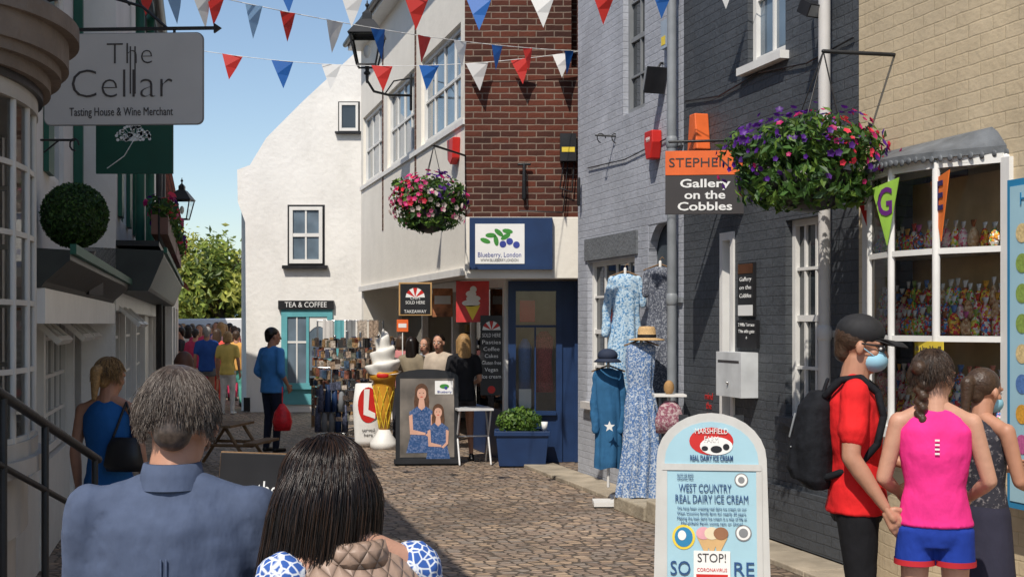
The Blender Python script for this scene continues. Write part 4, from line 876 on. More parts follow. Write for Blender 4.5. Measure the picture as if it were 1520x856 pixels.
def strands(name,e,M,HM,mat,n,length,rad,seg=8,c=(0,-.012,.022),r=(.047,.057,.052),crown=(0,-.02,1),face_cut=.25,grav=1.,jit=.25,lowcut=-.55,mat2=None,bias=(0,0,0),offr=(1.0,1.06),zmin=-9):
    cu=bpy.data.curves.new(name,'CURVE');cu.dimensions='3D';cu.bevel_depth=rad;cu.bevel_resolution=0;cu.materials.append(mat)
    if mat2: cu.materials.append(mat2)
    c=Vector(c);MI=(M@HM);inv=MI.to_3x3().inverted();down=(inv@Vector((0,0,-1))).normalized();bs=Vector(bias);bs=(inv@bs).normalized()*bs.length if bs.length else bs;cr=Vector(crown).normalized()
    k=0
    while k<n:
        d=Vector((random.gauss(0,1),random.gauss(0,1),random.gauss(0,1))).normalized()
        if (d.y>face_cut and d.z<.45) or d.z<lowcut or (d.y>.8): continue
        k+=1
        p=c+Vector((d.x*r[0],d.y*r[1],d.z*r[2]));pts=[p.copy()];L_=length*random.uniform(.7,1.1);st=L_/seg
        rj=Vector((random.gauss(0,jit),random.gauss(0,jit),random.gauss(0,jit)));off=random.uniform(*offr)
        for i in range(seg):
            q=p-c;nn=Vector((q.x/r[0]**2,q.y/r[1]**2,q.z/r[2]**2)).normalized()
            rr_=math.sqrt((q.x/r[0])**2+(q.y/r[1])**2+(q.z/r[2])**2)
            away=(d-cr*d.dot(cr))
            v=down*grav+away*.9*max(0,1-i/4)+rj*.5+bs
            if rr_<1.2 and v.dot(nn)<0: v=v-nn*v.dot(nn)
            if v.length<1e-5: v=down.copy()
            v.normalize();p=p+v*st;q=p-c;rr_=math.sqrt((q.x/r[0])**2+(q.y/r[1])**2+(q.z/r[2])**2)
            if rr_<off: p=c+q*(off/rr_)
            pts.append(p.copy())
        sp=cu.splines.new('POLY');sp.points.add(len(pts)-1)
        for i,q in enumerate(pts):
            wq=MI@q;sp.points[i].co=(*wq,1);sp.points[i].radius=1-.6*i/len(pts)
        if mat2 and random.random()<.3: sp.material_index=1
    o=bpy.data.objects.new(name,cu);sc.collection.objects.link(o);par(o,e)
def at(px,Y): return (px-CX)/F*Y
# foreground man
SHB=plain('blue_grey_shirt',(.070,.092,.150),.8,.10,30,.9,5,spec=.2,stretch=(1.6,1,.8))
e,J,M,HM,_=human('man_in_grey_blue_shirt',at(256,3.02),3.02,1.71,6,SHB,cloth('dark_trousers',(.03,.03,.035)),SKIN2,HGR,'short','half','pants',near=True,vox=.010,hp=20,girth=1.06,w=1.1,disp=.026,hem=.44,hs=1.08,
  pose=dict(shL=(-.108,-.005,.795),shR=(.108,-.005,.795),elL=(-.127,.02,.635),elR=(.127,.03,.635),wrL=(-.08,.15,.60),wrR=(.08,.15,.60),neck=(0,-.005,.835),head=(0.004,.022,.912)))
strands('hair_strands',e,M,HM,HGR,7000,.021,.0008,5,jit=.30,mat2=plain('hair_grey_strand',(.19,.16,.135),.45),lowcut=-.62,crown=(.1,-.5,1),offr=(1.0,1.035),r=(.047,.0565,.050))
b=B(M,SHB);b.loft([(J['neck']+Vector((0,.0,-.008)),.047,.045),(J['neck']+Vector((0,.002,.010)),.043,.042),(J['neck']+Vector((0,.004,.026)),.039,.039),(J['neck']+Vector((0,.004,.027)),.035,.035),(J['neck']+Vector((0,0,.006)),.036,.036)],28,False);
b.tube([Vector((-.0035,-.0755,.74)),Vector((-.0035,-.071,.66)),Vector((-.0035,-.066,.6))],.0016,6).tube([Vector((.0035,-.0755,.74)),Vector((.0035,-.071,.66)),Vector((.0035,-.066,.6))],.0016,6)
b.obj('collar_and_pleat',e)
# foreground woman
PTN=pattern('blue_white_print',(.70,.73,.76),(.03,.10,.36),48,kind='v');VEST=quilt('quilted_vest',(.33,.225,.165))
xw,yw=at(540,2.85),2.85
e,J,M,HM,_=human('woman_in_quilted_vest',xw,yw,1.56,28,VEST,cloth('navy_trousers',(.02,.03,.06)),SKIN,HDK,'short','none','pants',near=True,vox=.010,lean=12,hp=30,hy=14,hr=-8,girth=1.12,w=1.08,hem=.45,disp=.008,hs=1.08,
  pose=dict(elL=(-.15,.04,.64),elR=(.15,.04,.64),wrL=(-.08,.16,.60),wrR=(.08,.16,.60),head=(-.015,.035,.914)))
b=B(M,HDK);HW=M.inverted()  # inner mass of the long hair, hanging from the crown to below the nape
hc=HM@Vector((0,-.02,.0))
b.loft([(hc+Vector((0,0,.02)),.046,.046),(hc+Vector((-.004,-.008,-.03)),.052,.046),(hc+Vector((-.012,-.012,-.08)),.055,.040),(hc+Vector((-.022,-.010,-.125)),.050,.034),(hc+Vector((-.034,-.004,-.165)),.030,.02)],18)
rmo('hair_mass',b,e,.009,2)
strands('hair_strands',e,M,HM,HDK,8500,.20,.0010,14,jit=.06,lowcut=-.9,face_cut=.45,c=(0,-.012,.018),r=(.051,.062,.056),mat2=plain('hair_dark_brown_strand',(.035,.018,.011),.3),crown=(0,.1,1),bias=(-.12,-.05,0),offr=(1.0,1.12))
b=B(M,VEST);b.loft([(J['neck']+Vector((0,-.004,-.02)),.062,.056),(J['neck']+Vector((0,.0,.012)),.052,.050),(J['neck']+Vector((0,.0,.014)),.046,.044)],24);b.obj('vest_collar',e)
b=B(M,PTN)
for s in 'LR': b.cap(J['sh'+s],J['el'+s],.038,.036,14);b.cap(J['el'+s],J['el'+s]+(J['wr'+s]-J['el'+s])*.8,.036,.028,14)
rmo('blouse_sleeves',b,e,.010,2,.020,.06)
# man in red
REDC=cloth('red_tshirt',(.66,.018,.020),.9)
e,J,M,HM,_=human('man_in_red_shirt',at(1272,6.2),6.2,1.84,-105,REDC,cloth('black_trousers',(.011,.011,.013)),SKIN2,HBR,'short','short','pants',near=True,vox=.011,girth=1.10,w=1.05,disp=.022,hp=8,neckr=.037,hem=.485,
  pose=dict(elL=(-.135,.0,.64),elR=(.142,-.015,.64),wrL=(-.10,.13,.60),wrR=(.14,.07,.515)))
b=B(M,plain('cap_black',(.016,.016,.018),.75,.2,40))
b.ell((0,-.008,.036),.051,.060,.045,20,12,HM);b.loft([((0,.035,.026),.038,.020),((0,.060,.024),.040,.034),((0,.080,.014),.034,.030),((0,.080,.011),.034,.030),((0,.035,.022),.038,.020)],20,True,True,HM);b.obj('baseball_cap',e)
b=B(M,plain('face_mask_blue',(.30,.55,.68),.8,.1));b.ell((0,.032,-.030),.038,.036,.030,16,10,HM);b.tube([(.033,.035,-.02),(.049,-.0,.0)],.0015,5,HM);b.tube([(-.033,.035,-.02),(-.049,-.0,.0)],.0015,5,HM);b.obj('face_mask',e)
b=B(M,BLACK);
for s in(-1,1): b.ell((s*.019,.053,.004),.016,.005,.010,10,6,HM);b.cap((s*.034,.048,.008),(s*.049,-.0,.008),.0025,.0025,6,2,1,HM)
b.obj('sunglasses',e)
eb=E('backpack',M@Vector((0,-.12,.7)));BPK=plain('backpack_black',(.010,.011,.014),.85,.3,30,.3,25,spec=.2);b=B(M,BPK)
b.loft([((0,-.098,.545),.07,.035),((0,-.108,.57),.088,.052),((0,-.112,.66),.09,.060),((0,-.104,.76),.078,.048),((0,-.092,.80),.050,.028)],18)
b.loft([((0,-.155,.57),.06,.015),((0,-.160,.60),.065,.025),((0,-.155,.67),.055,.018)],14)
rmo('pack',b,eb,.010,1,.012)
b=B(M,BPK)
for s in(-1,1):
    sp_=[(s*.055,-.080,.79),(s*.060,-.040,.832),(s*.062,.010,.838),(s*.068,.052,.80),(s*.078,.066,.74),(s*.090,.050,.67),(s*.088,-.0,.61),(s*.07,-.075,.58)]
    b.tube(sp_,.0095,8)
b.tube([(0,-.085,.80),(0,-.075,.83),(.02,-.085,.80)],.005)
b.m(GREY).tube([(.03,-.158,.74),(.03,-.172,.68)],.003,5).tube([(-.05,-.168,.655),(.05,-.168,.655)],.0025,5)
b.m(plain('bottle',(.05,.03,.03),.15));b.cap((-.088,-.12,.575),(-.088,-.12,.65),.02,.02);b.m(RED).cap((-.088,-.12,.665),(-.088,-.12,.675),.011,.011);b.obj('straps_and_bottle',eb)
# pink girl
PK=cloth('pink_vest',(.80,.035,.24),.8);SHO=cloth('blue_shorts',(.015,.045,.30),.8);e,J,M,HM,_=human('girl_in_pink_top',at(1388,5.9),5.9,1.69,-14,PK,SHO,SKIN,HBR,'braid','none','shorts',near=True,vox=.010,w=.95,hy=-38,hp=4,disp=.014,hem=.515,short=.46,
  pose=dict(elL=(-.135,.0,.64),elR=(.14,.0,.64),wrL=(-.09,.1,.59),wrR=(.10,.11,.58),shL=(-.095,-.005,.797),shR=(.095,-.005,.797)),shoe=WHITE)
strands('hair_strands',e,M,HM,HBR,2200,.030,.0009,5,jit=.12,mat2=HDK,face_cut=.2,r=(.0475,.0565,.051))
b=B(M,plain('red_stripe',(.5,.02,.03),.8));
for s in 'LR': b.loft([(J['hip'+s]+(J['knee'+s]-J['hip'+s])*.38,.0560,.0585),(J['hip'+s]+(J['knee'+s]-J['hip'+s])*.45,.0560,.0585)],22,False)
b.m(WHITE)
for i in range(4): b.box(-.006,.006,-.0755,-.0745,.715+i*.012,.720+i*.012)
b.obj('shorts_hem_and_logo',e)
e,J,M,HM,_=human('woman_in_dark_dress',at(1458,6.55),6.55,1.58,-62,pattern('dark_dress_print',(.02,.02,.03),(.22,.2,.2),40,.58,'n'),cloth('dark_skirt',(.03,.03,.05)),SKIN2,HBR,'pony','none','skirt',near=True,vox=.013,w=.92,hp=10,
  pose=dict(elR=(.13,.02,.64),wrR=(.09,.14,.60),elL=(-.13,.04,.64),wrL=(-.05,.14,.66)))
b=B(M,plain('face_mask_pale_blue',(.25,.5,.62),.8,.1));b.ell((0,.032,-.030),.038,.036,.030,16,10,HM);b.obj('face_mask',e)
# blue shirt man
e,J,M,HM,_=human('man_in_blue_shirt',at(404,18),18,1.76,-40,cloth('blue_shirt',(.07,.26,.60)),cloth('dark_jeans',(.02,.025,.045)),SKIN2,HDK,'short','half','pants',girth=1.12,hy=-20,
  pose=dict(elR=(.145,-.03,.64),wrR=(.12,.06,.53),elL=(-.15,-.03,.64),wrL=(-.12,.06,.53)))
c=Vector((at(419,17.6),17.6,.50));eb=E('red_carrier_bag',c);b=B(T(c),plain('red_plastic',(.75,.02,.03),.35,.2,20,.6,14));b.loft([((0,0,-.17),.11,.05),((0,0,-.05),.14,.08),((0,0,.08),.11,.06),((0,0,.2),.03,.02)],12);b.tube([(0,0,.17),(-.02,.12,.42)],.008);b.obj('bag',eb)
human('woman_in_black_top',at(688,16.75),16.75,1.68,20,cloth('black_top',(.015,.015,.018)),cloth('khaki_shorts',(.05,.04,.04)),SKIN2,HBL,'long','short','shorts',w=.95,pose=dict(wrR=(.11,.1,.60),wrL=(-.11,.1,.60)))
human('woman_at_shop_counter',at(612,18.6),18.6,1.62,-20,cloth('olive_top',(.24,.2,.14)),cloth('brown_trousers',(.06,.04,.03)),SKIN,HDK,'long','short','pants',w=.93)
human('woman_at_shop_counter',at(596,20.2),20.2,1.64,10,cloth('rose_top',(.5,.2,.2)),cloth('dk_trousers2',(.04,.04,.05)),SKIN,HBR,'bob','short','pants',w=.93)
human('customer_with_cap',at(652,18.2),18.2,1.66,160,cloth('beige_top',(.5,.42,.34)),cloth('dk_trousers3',(.04,.04,.05)),SKIN,HDK,'short','short','pants')
human('customer',at(632,19.4),19.4,1.60,150,cloth('grey_top',(.3,.32,.36)),cloth('dk_trousers5',(.04,.04,.05)),SKIN,HBR,'bob','short','pants',w=.95)
BD=cloth('royal_blue_dress',(.02,.12,.36));e,J,M,HM,_=human('woman_in_blue_dress',at(162,7.8),7.8,1.60,-8,BD,BD,SKIN2,HBL,'pony','none','skirt',near=True,vox=.014,w=.98,hp=8,hy=-15,disp=.01)
strands('hair_strands',e,M,HM,HBL,1500,.03,.001,5,jit=.2,face_cut=.2,mat2=HBR)
eb=E('black_shoulder_bag',M@Vector((.14,-.03,.6)));b=B(M,BLACK);b.loft([((.10,-.085,.575),.07,.03),((.10,-.09,.60),.08,.04),((.10,-.09,.67),.065,.03),((.10,-.085,.70),.05,.015)],14);b.tube([(.05,-.08,.69),(.085,-.035,.828),(.15,-.07,.69)],.005);b.obj('bag',eb)
human('person_with_auburn_hair',at(273,11.5),11.5,1.56,15,cloth('brown_jacket',(.10,.06,.05)),cloth('dk_trousers4',(.03,.03,.04)),SKIN,plain('hair_auburn',(.12,.05,.03),.5),'bob','long','pants')
human('man_in_blue_polo',at(307,26),26,1.75,10,cloth('polo_blue',(.03,.09,.33)),cloth('grey_shorts',(.2,.2,.2)),SKIN2,HGY,'short','short','shorts',pose=dict(kneeL=(-.055,.06,.29),ankL=(-.06,.05,.05)))
human('woman_in_yellow_top',at(338,25.4),25.4,1.66,-5,cloth('yellow_top',(.7,.52,.14)),cloth('white_trousers',(.65,.62,.58)),SKIN2,HBL,'bob','short','pants',w=.95,shoe=WHITE)
ccols=[(.6,.6,.6),(.7,.1,.08),(.06,.12,.4),(.7,.68,.6),(.1,.35,.3),(.65,.35,.1),(.03,.03,.04),(.25,.45,.75),(.75,.45,.45),(.5,.05,.12),(.7,.65,.2)]
cl=[cloth('crowd_cloth_%d'%i,c) for i,c in enumerate(ccols)]
crowd=[(268,29),(279,31),(290,28.5),(322,28.5),(351,27.8),(345,30),(296,30.5),(328,31)]
for Yc in (33,36,39,43,47,51):
    n=8+int((Yc-33)/5)
    for i in range(n): crowd.append((264+ (354-264)*(i+random.uniform(.1,.9))/n,Yc+random.uniform(-1.4,1.4)))
for i,(px,Yc) in enumerate(crowd):
    human('pedestrian',at(px,Yc),Yc,random.uniform(1.55,1.86),random.choice([0,10,-20,170,190,90]),random.choice(cl),random.choice(cl),random.choice([SKIN,SKIN2]),random.choice(HAIRS),random.choice(['short','bob','long','short']),'short',random.choice(['pants','shorts','pants']),vox=.036,face=False,
      pose=dict(kneeL=(-.055,.06,.29),ankL=(-.06,.06,.05),ankR=(.06,-.07,.05)) if i%2 else None)
# ---------------------------------------------------------------- street objects
c=Vector((at(1057,7.75),7.75,0));e=E('ice_cream_pavement_sign',c);Mb=T(c)@RZ(-7);M=Mb@RX(-9)
def arch(w,h,n=14,z0=0.): return [(-w*1.06,z0),(w*1.06,z0),(w,h-w*.85)]+[(w*math.cos(math.pi*i/n),h-w*.85+w*.85*math.sin(math.pi*i/n)) for i in range(1,n)]+[(-w,h-w*.85)]
FRAME=plain('sign_frame_white',(.55,.55,.53),.35,.05,dirt=.3)
b=B(M,FRAME);b.prism(arch(.335,1.26),-.02,.02);b.m(LBLUE).prism(arch(.285,1.205,14,.02),-.026,-.021);b.m(FRAME).box(-.3,.3,-.034,-.02,.905,.945);b.box(-.305,-.27,-.03,-.0,.02,.93);b.box(.27,.305,-.03,0,.02,.93)
b.m(RED).disc(0,1.085,.135,.085,-.029,24);b.m(WTXT).disc(0.03,1.055,.10,.055,-.031,20);b.m(BLACK).disc(.03,1.035,.035,.022,-.033);b.disc(.09,1.05,.02,.02,-.033);b.disc(-.04,1.04,.02,.015,-.033)
TAN=plain('cone_tan',(.62,.40,.18),.6)
for i,(x,mt) in enumerate(((-.05,plain('scoop_pink',(.7,.35,.4),.5)),(.0,plain('scoop_cream',(.75,.65,.45),.5)),(.055,plain('scoop_brown',(.3,.14,.07),.5)))):
    b.m(TAN).poly([(x-.04,.50),(x+.04,.50),(x*.6,.38)],-.030-i*.0006);b.m(mt).disc(x,.525,.045,.038,-.0325-i*.0006)
b.m(YEL).disc(-.17,.50,.07,.075,-.030);b.m(MBLUE).disc(-.17,.50,.055,.06,-.032);b.m(WTXT).disc(-.18,.51,.025,.03,-.034);b.m(GREY).disc(.19,.53,.05,.05,-.030);b.m(WTXT).disc(.19,.53,.042,.042,-.032);b.m(GREY).disc(.19,.53,.028,.028,-.034);b.m(GREY).disc(.18,.85,.042,.042,-.030);b.m(WTXT).disc(.18,.85,.035,.035,-.032);b.m(GREY).disc(.18,.85,.02,.02,-.034)
b.m(WTXT).box(-.11,.11,-.036,-.0345,.12,.42);b.m(RED).box(-.095,.095,-.038,-.0365,.14,.28)
b.m(IRON).box(-.2,-.14,.0,.05,1.2,1.25);b.box(.14,.2,.0,.05,1.2,1.25)
b.obj('front_panel',e,.0)
b=B(Mb@T(0,.42,0)@RX(9),FRAME);b.prism(arch(.335,1.24),-.02,.02);b.obj('rear_panel',e)
NB_=plain('navy_print',(.02,.07,.2),.5)
text('MARSHFIELD\nFARM',M,0,-.036,1.12,.050,WTXT,e,.20);text('REAL DAIRY ICE CREAM',M,0,-.036,.980,.045,NB_,e,.26,off=.001)
text('WEST COUNTRY',M,-.04,-.036,.795,.07,NB_,e,.32);text('REAL DAIRY ICE CREAM',M,0,-.036,.73,.07,NB_,e,.44)
for i,t in enumerate(['We have been creating real dairy ice cream on our','West Country family farm for nearly 30 years.','Making the best dairy ice cream is a way of life at','Marshfield Farm come rain or shine!']): text(t,M,0,-.036,.675-i*.030,.025,NB_,e,.42-.05*(i==3))
text('STOP!',M,.0,-.038,.375,.075,DTXT,e,.17);text('CORONAVIRUS',M,0,-.038,.305,.03,RED,e,.18);text('SOCIAL\nDISTANCING',M,0,-.040,.215,.05,WTXT,e,.17)
text('SO',M,-.19,-.036,.31,.12,NB_,e,.12);text('RE',M,.19,-.036,.31,.12,NB_,e,.12);text('NUTS OR EGGS\nORGANIC MILK',M,-.16,-.036,.865,.022,NB_,e,.1)
Yp=16.3;c=Vector((at(634,Yp),Yp,0));e=E('portrait_pavement_sign',c);M=T(c)@RZ(4)@RX(-5);k=Yp/F
b=B(M,BLACK);b.prism([(-.40,.0),(.40,.0),(.40,1.12)]+[(.4*math.cos(math.pi*i/10),1.12+.10*math.sin(math.pi*i/10)) for i in range(1,10)]+[(-.40,1.12)],-.02,.02);b.box(-.42,.42,-.12,.12,0.02,.08)
PB=plain('photo_backdrop',(.16,.14,.12),.35,.5,3);b.m(PB).box(-.345,.345,-.025,-.0205,.10,1.10)
SKp=plain('portrait_skin',(.60,.34,.25),.5,.1,8);HRp=plain('portrait_hair',(.10,.045,.022),.5,.4,30);DRp=pattern('portrait_dress',(.02,.07,.20),(.12,.17,.32),40,.5,'n')
def fig(x,z,s,w):
    b.m(HRp).poly([(x-.085*s,z+.0),(x-.10*s,z-.12*s),(x-.09*s,z-.24*s),(x+.09*s,z-.24*s),(x+.10*s,z-.12*s),(x+.085*s,z)],w);b.disc(x,z+.01*s,.087*s,.11*s,w-.0005)
    b.m(DRp).poly([(x-.16*s,z-.25*s),(x-.06*s,z-.18*s),(x+.06*s,z-.18*s),(x+.16*s,z-.25*s),(x+.13*s,z-.5*s),(x+.2*s,z-.78*s),(x-.2*s,z-.78*s),(x-.13*s,z-.5*s)],w-.0012)
    b.m(SKp).poly([(x-.028*s,z-.05*s),(x+.028*s,z-.05*s),(x+.045*s,z-.19*s),(x,z-.23*s),(x-.045*s,z-.19*s)],w-.0018);b.disc(x,z-.015*s,.06*s,.08*s,w-.0024)
    b.m(HRp).poly([(x-.07*s,z+.0*s),(x-.06*s,z+.08*s),(x,z+.105*s),(x+.06*s,z+.08*s),(x+.07*s,z+.0*s),(x+.04*s,z+.045*s),(x,z+.06*s),(x-.04*s,z+.045*s)],w-.003)
    b.m(BLACK).disc(x-.024*s,z-.005*s,.008*s,.005*s,w-.003);b.disc(x+.024*s,z-.005*s,.008*s,.005*s,w-.003);b.m(RED).disc(x,z-.055*s,.018*s,.006*s,w-.003)
    b.m(SKp).prism([(x-.165*s,z-.3*s),(x-.12*s,z-.28*s),(x-.11*s,z-.48*s),(x+.05*s,z-.52*s),(x+.05*s,z-.55*s),(x-.15*s,z-.54*s)],w-.004,w-.0032);b.poly([(x+.165*s,z-.3*s),(x+.12*s,z-.28*s),(x+.12*s,z-.48*s),(x+.05*s,z-.55*s),(x+.08*s,z-.57*s),(x+.155*s,z-.5*s)][::-1],w-.0042)
fig(-.07,.92,.98,-.027);fig(.14,.68,.82,-.0335)
b.m(LF).disc(.22,1.0,.06,.03,-.03);b.m(BP).disc(.24,.98,.02,.02,-.032);b.m(WTXT).box(.10,.33,-.0275,-.026,.9,1.07)
b.obj('board',e);text('Blueberry',M,.22,-.033,.93,.04,BP,e,.18)
c=Vector((at(570,18.4),18.4,0));e=E('giant_ice_cream_cone',c);b=B(T(c),WHITE);b.lathe([(.2,0),(.2,.1),(.12,.2),(.08,.28)],n=24)
CO=plain('cone_orange',(.75,.36,.04),.4,.1);b.m(CO).lathe([(.07,.27),(.11,.6),(.16,.9),(.165,.98),(.21,1.0),(.215,1.1),(.20,1.14)],n=28);b.m(YEL)
for i in range(8):
    a=i*math.pi/4
    b.tube([(math.cos(a+t*.25)*(.075+.088*t/5),math.sin(a+t*.25)*(.075+.088*t/5),.3+.12*t) for t in range(6)],.006,5);b.tube([(math.cos(a-t*.25)*(.075+.088*t/5),math.sin(a-t*.25)*(.075+.088*t/5),.3+.12*t) for t in range(6)],.006,5)
b.m(RED).ell((-.0,-.19,1.06),.09,.03,.05)
SV=B(T(c),plain('soft_serve_swirl',(.76,.74,.69),.35,.03))
n=28;V=[];K=46
for i in range(K+1):
    t=i/K;r=.225*(1-t)**.75+.008
    for j in range(n):
        a=j*2*math.pi/n;rr_=r*(1+.16*math.sin(a-t*2*math.pi*3.2-0)*(1-t*.3))*(1+.10*abs(math.sin(a*2+t*11)));V.append((math.cos(a)*rr_,math.sin(a)*rr_,1.10+.60*t+.03*math.sin(a-t*20)))
SV.mesh(V,[(i*n+j,i*n+(j+1)%n,(i+1)*n+(j+1)%n,(i+1)*n+j) for i in range(K) for j in range(n)],True);SV.obj('swirl',e)
b.obj('cone',e)
c=Vector((at(547,18.7),18.7,0));e=E('drinks_banner_stand',c);b=B(T(c)@RZ(5),WHITE)
b.loft([((0,0,.02),.22,.10),((0,0,.1),.20,.12),((0,0,.6),.23,.12),((0,0,.92),.19,.12),((0,0,.93),.17,.1)],20);b.m(RED).disc(0,.62,.15,.26,-.124,24);b.m(WTXT).poly([(-.06,.85),(.02,.85),(.0,.55),(.1,.5),(.1,.42),(-.07,.48)],-.127);b.obj('stand',e);text('served\nhere',T(c)@RZ(5),0,-.126,.22,.07,DTXT,e)
def rack(px,Y,h,w,cs,name='souvenir_spinner_rack'):
    c=Vector((at(px,Y),Y,0));e=E(name,c);b=B(T(c)@RZ(random.uniform(-30,30)),CHROME);b.cap((0,0,.02),(0,0,h),.02,.02)
    for a in range(4): b.tube([(0,0,.1),(math.cos(a*1.57)*.28,math.sin(a*1.57)*.28,.04)],.012)
    for a in range(6):
        L=RZ(a*60);z=.35
        while z<h-.12:
            b.m(CHROME).box(-w*.55,w*.55,-w*1.0,-w*1.0+.01,z,z+.01,L)
            for i in range(4):
                if random.random()<.12: continue
                x=(i-1.5)*w*.27+random.uniform(-.01,.01);hh_=random.uniform(.07,.15);b.m(random.choice(cs)).box(x-w*.12,x+w*.12,-w*1.02-random.uniform(0,.05),-w*.98,z+.012,z+hh_,L@RY(random.uniform(-4,4)))
            z+=.155
    b.obj('rack',e)
PST=[plain('card_%d'%i,c,.5,.6,35) for i,c in enumerate([(.30,.21,.14),(.08,.09,.14),(.42,.36,.30),(.22,.08,.05),(.12,.12,.09),(.07,.05,.04),(.28,.17,.08),(.05,.09,.15),(.03,.03,.03),(.32,.24,.18)])]
rack(515,19.2,1.68,.30,PST);rack(497,20.2,1.6,.30,PST);rack(535,21.2,1.65,.28,PST);rack(562,21.8,1.6,.28,PST)
e=E('souvenir_bag_rack',(at(494,19),19,0));b=B(T(at(492,18.9),18.9,0),CHROME);b.cap((0,0,0),(0,0,1.15),.015,.015);b.cap((-.2,0,1.15),(.2,0,1.15),.012,.012);b.cap((-.2,0,.05),(.2,0,.05),.015,.015)
for i in range(9): b.m(random.choice([NAVY,BLACK,BLACK,PST[1],GREY])).loft([((-.2+i*.05,-.05*(i%2),.2+.3*(i%2)),.05,.04),((-.2+i*.05,0,.45+.3*(i%2)),.045,.04),((-.2+i*.05,0,.6+.3*(i%2)),.02,.02)],10)
b.obj('rack',e)
e=E('wooden_toy_table',(at(540,22),22,0));b=B(T(at(540,22.5),22.5,0),WOODC);b.box(-.9,.9,-.3,.3,.8,.84);[b.box(x-.03,x+.03,-.28,-.22,0.01,.8) for x in(-.85,.85)]
for i in range(16): b.m(random.choice(cols+PST)).ell((-.8+i*.105,random.uniform(-.2,.1),.92),.045,.045,.09,8,6)
b.obj('table',e)
e=E('towel_rail',(at(520,23),23,0));b=B(T(at(520,23.4),23.4,0),CHROME);b.cap((-.6,0,1.85),(.6,0,1.85),.015,.015);b.cap((-.6,0,0),(-.6,0,1.85),.015,.015);b.cap((.6,0,0),(.6,0,1.85),.015,.015)
for i,m_ in enumerate((LGREY,TURQ,GREY,PST[2],PST[9])):
    x0=-.5+i*.21;V=[]
    for q in range(9): xx=x0+.18*q/8;V+=[(xx,-.02-.02*math.sin(q*1.5+i),1.2+.02*math.sin(q+i)),(xx,-.02-.008*math.sin(q*1.5+i),1.86)]
    b.m(m_).mesh(V,[(2*q,2*q+2,2*q+3,2*q+1) for q in range(8)],True)
b.obj('rail',e)
e=E('folding_table',(at(697,16.6),16.6,0));b=B(T(at(702,16.4),16.4,0)@RZ(10),plain('table_white',(.6,.6,.6),.4));b.box(-.23,.23,-.25,.25,.70,.725)
for x in(-.2,.2): b.cap((x,-.22,.02),(x,.22,.70),.012,.012);b.cap((x,.22,.02),(x,-.22,.70),.012,.012)
b.cap((-.2,-.0,.36),(.2,0,.36),.01,.01);b.obj('table',e)
e=E('blue_planter_box',(at(775,16),16,0));c=Vector((at(775,16.15),16.15,0));b=B(T(c),NAVY)
b.mesh([(-.29,-.18,.02),(.29,-.18,.02),(.29,.18,.02),(-.29,.18,.02),(-.33,-.21,.42),(.33,-.21,.42),(.33,.21,.42),(-.33,.21,.42)],[(0,3,2,1),(0,1,5,4),(1,2,6,5),(2,3,7,6),(3,0,4,7),(4,5,6,7)]);b.box(-.35,.35,-.23,-.20,.40,.46).box(-.35,.35,.20,.23,.40,.46).box(-.35,-.32,-.2,.2,.402,.458).box(.32,.35,-.2,.2,.402,.458);b.obj('box',e,.006)
b=B(T(c));scatter(b,(-.04,0,.56),(.30,.20,.19),1700,.03,[L1,L3,L3],.2);b.obj('plants',e)
b=B(T(c),WTXT);b.lathe([(.03,0),(.042,.11)],(.28,-.1,.46),14);b.obj('takeaway_cup')
c=Vector((at(336,16.2),16.2,0));e=E('picnic_table',c);b=B(T(c)@RZ(80)@Matrix.Scale(.72,4),WOODC)
for i in range(5): b.box(-.55,.55,-.3+i*.125,-.19+i*.125,.71,.75)
for s in(-.65,.65): b.box(-.55,.55,s-.12,s+.12,.42,.46)
for x in(-.4,.4): b.tube([(x,-.6,.03),(x,-.15,.7)],.03,6);b.tube([(x,.6,.03),(x,.15,.7)],.03,6);b.cap((x,-.65,.4),(x,.65,.4),.03,.03,6)
b.obj('table',e)
c=Vector((at(378,4.6),4.6,0));e=E('chalkboard_pavement_sign',c);M=T(c)@RZ(-18)@RX(-8);b=B(M,WOODC);b.box(-.24,.24,-.015,.015,.3,1.33);b.m(BLACK).box(-.235,.235,-.022,-.016,.32,1.325);b.m(WOODC);b.box(-.24,-.2,-.01,.4,0,.35).box(.2,.24,-.01,.4,0,.35);b.obj('board',e,.004)
text('the room',M,.06,-.024,1.19,.09,WTXT,e,.26);text('cakes & teas',M,.03,-.024,1.02,.07,WTXT,e,.3)
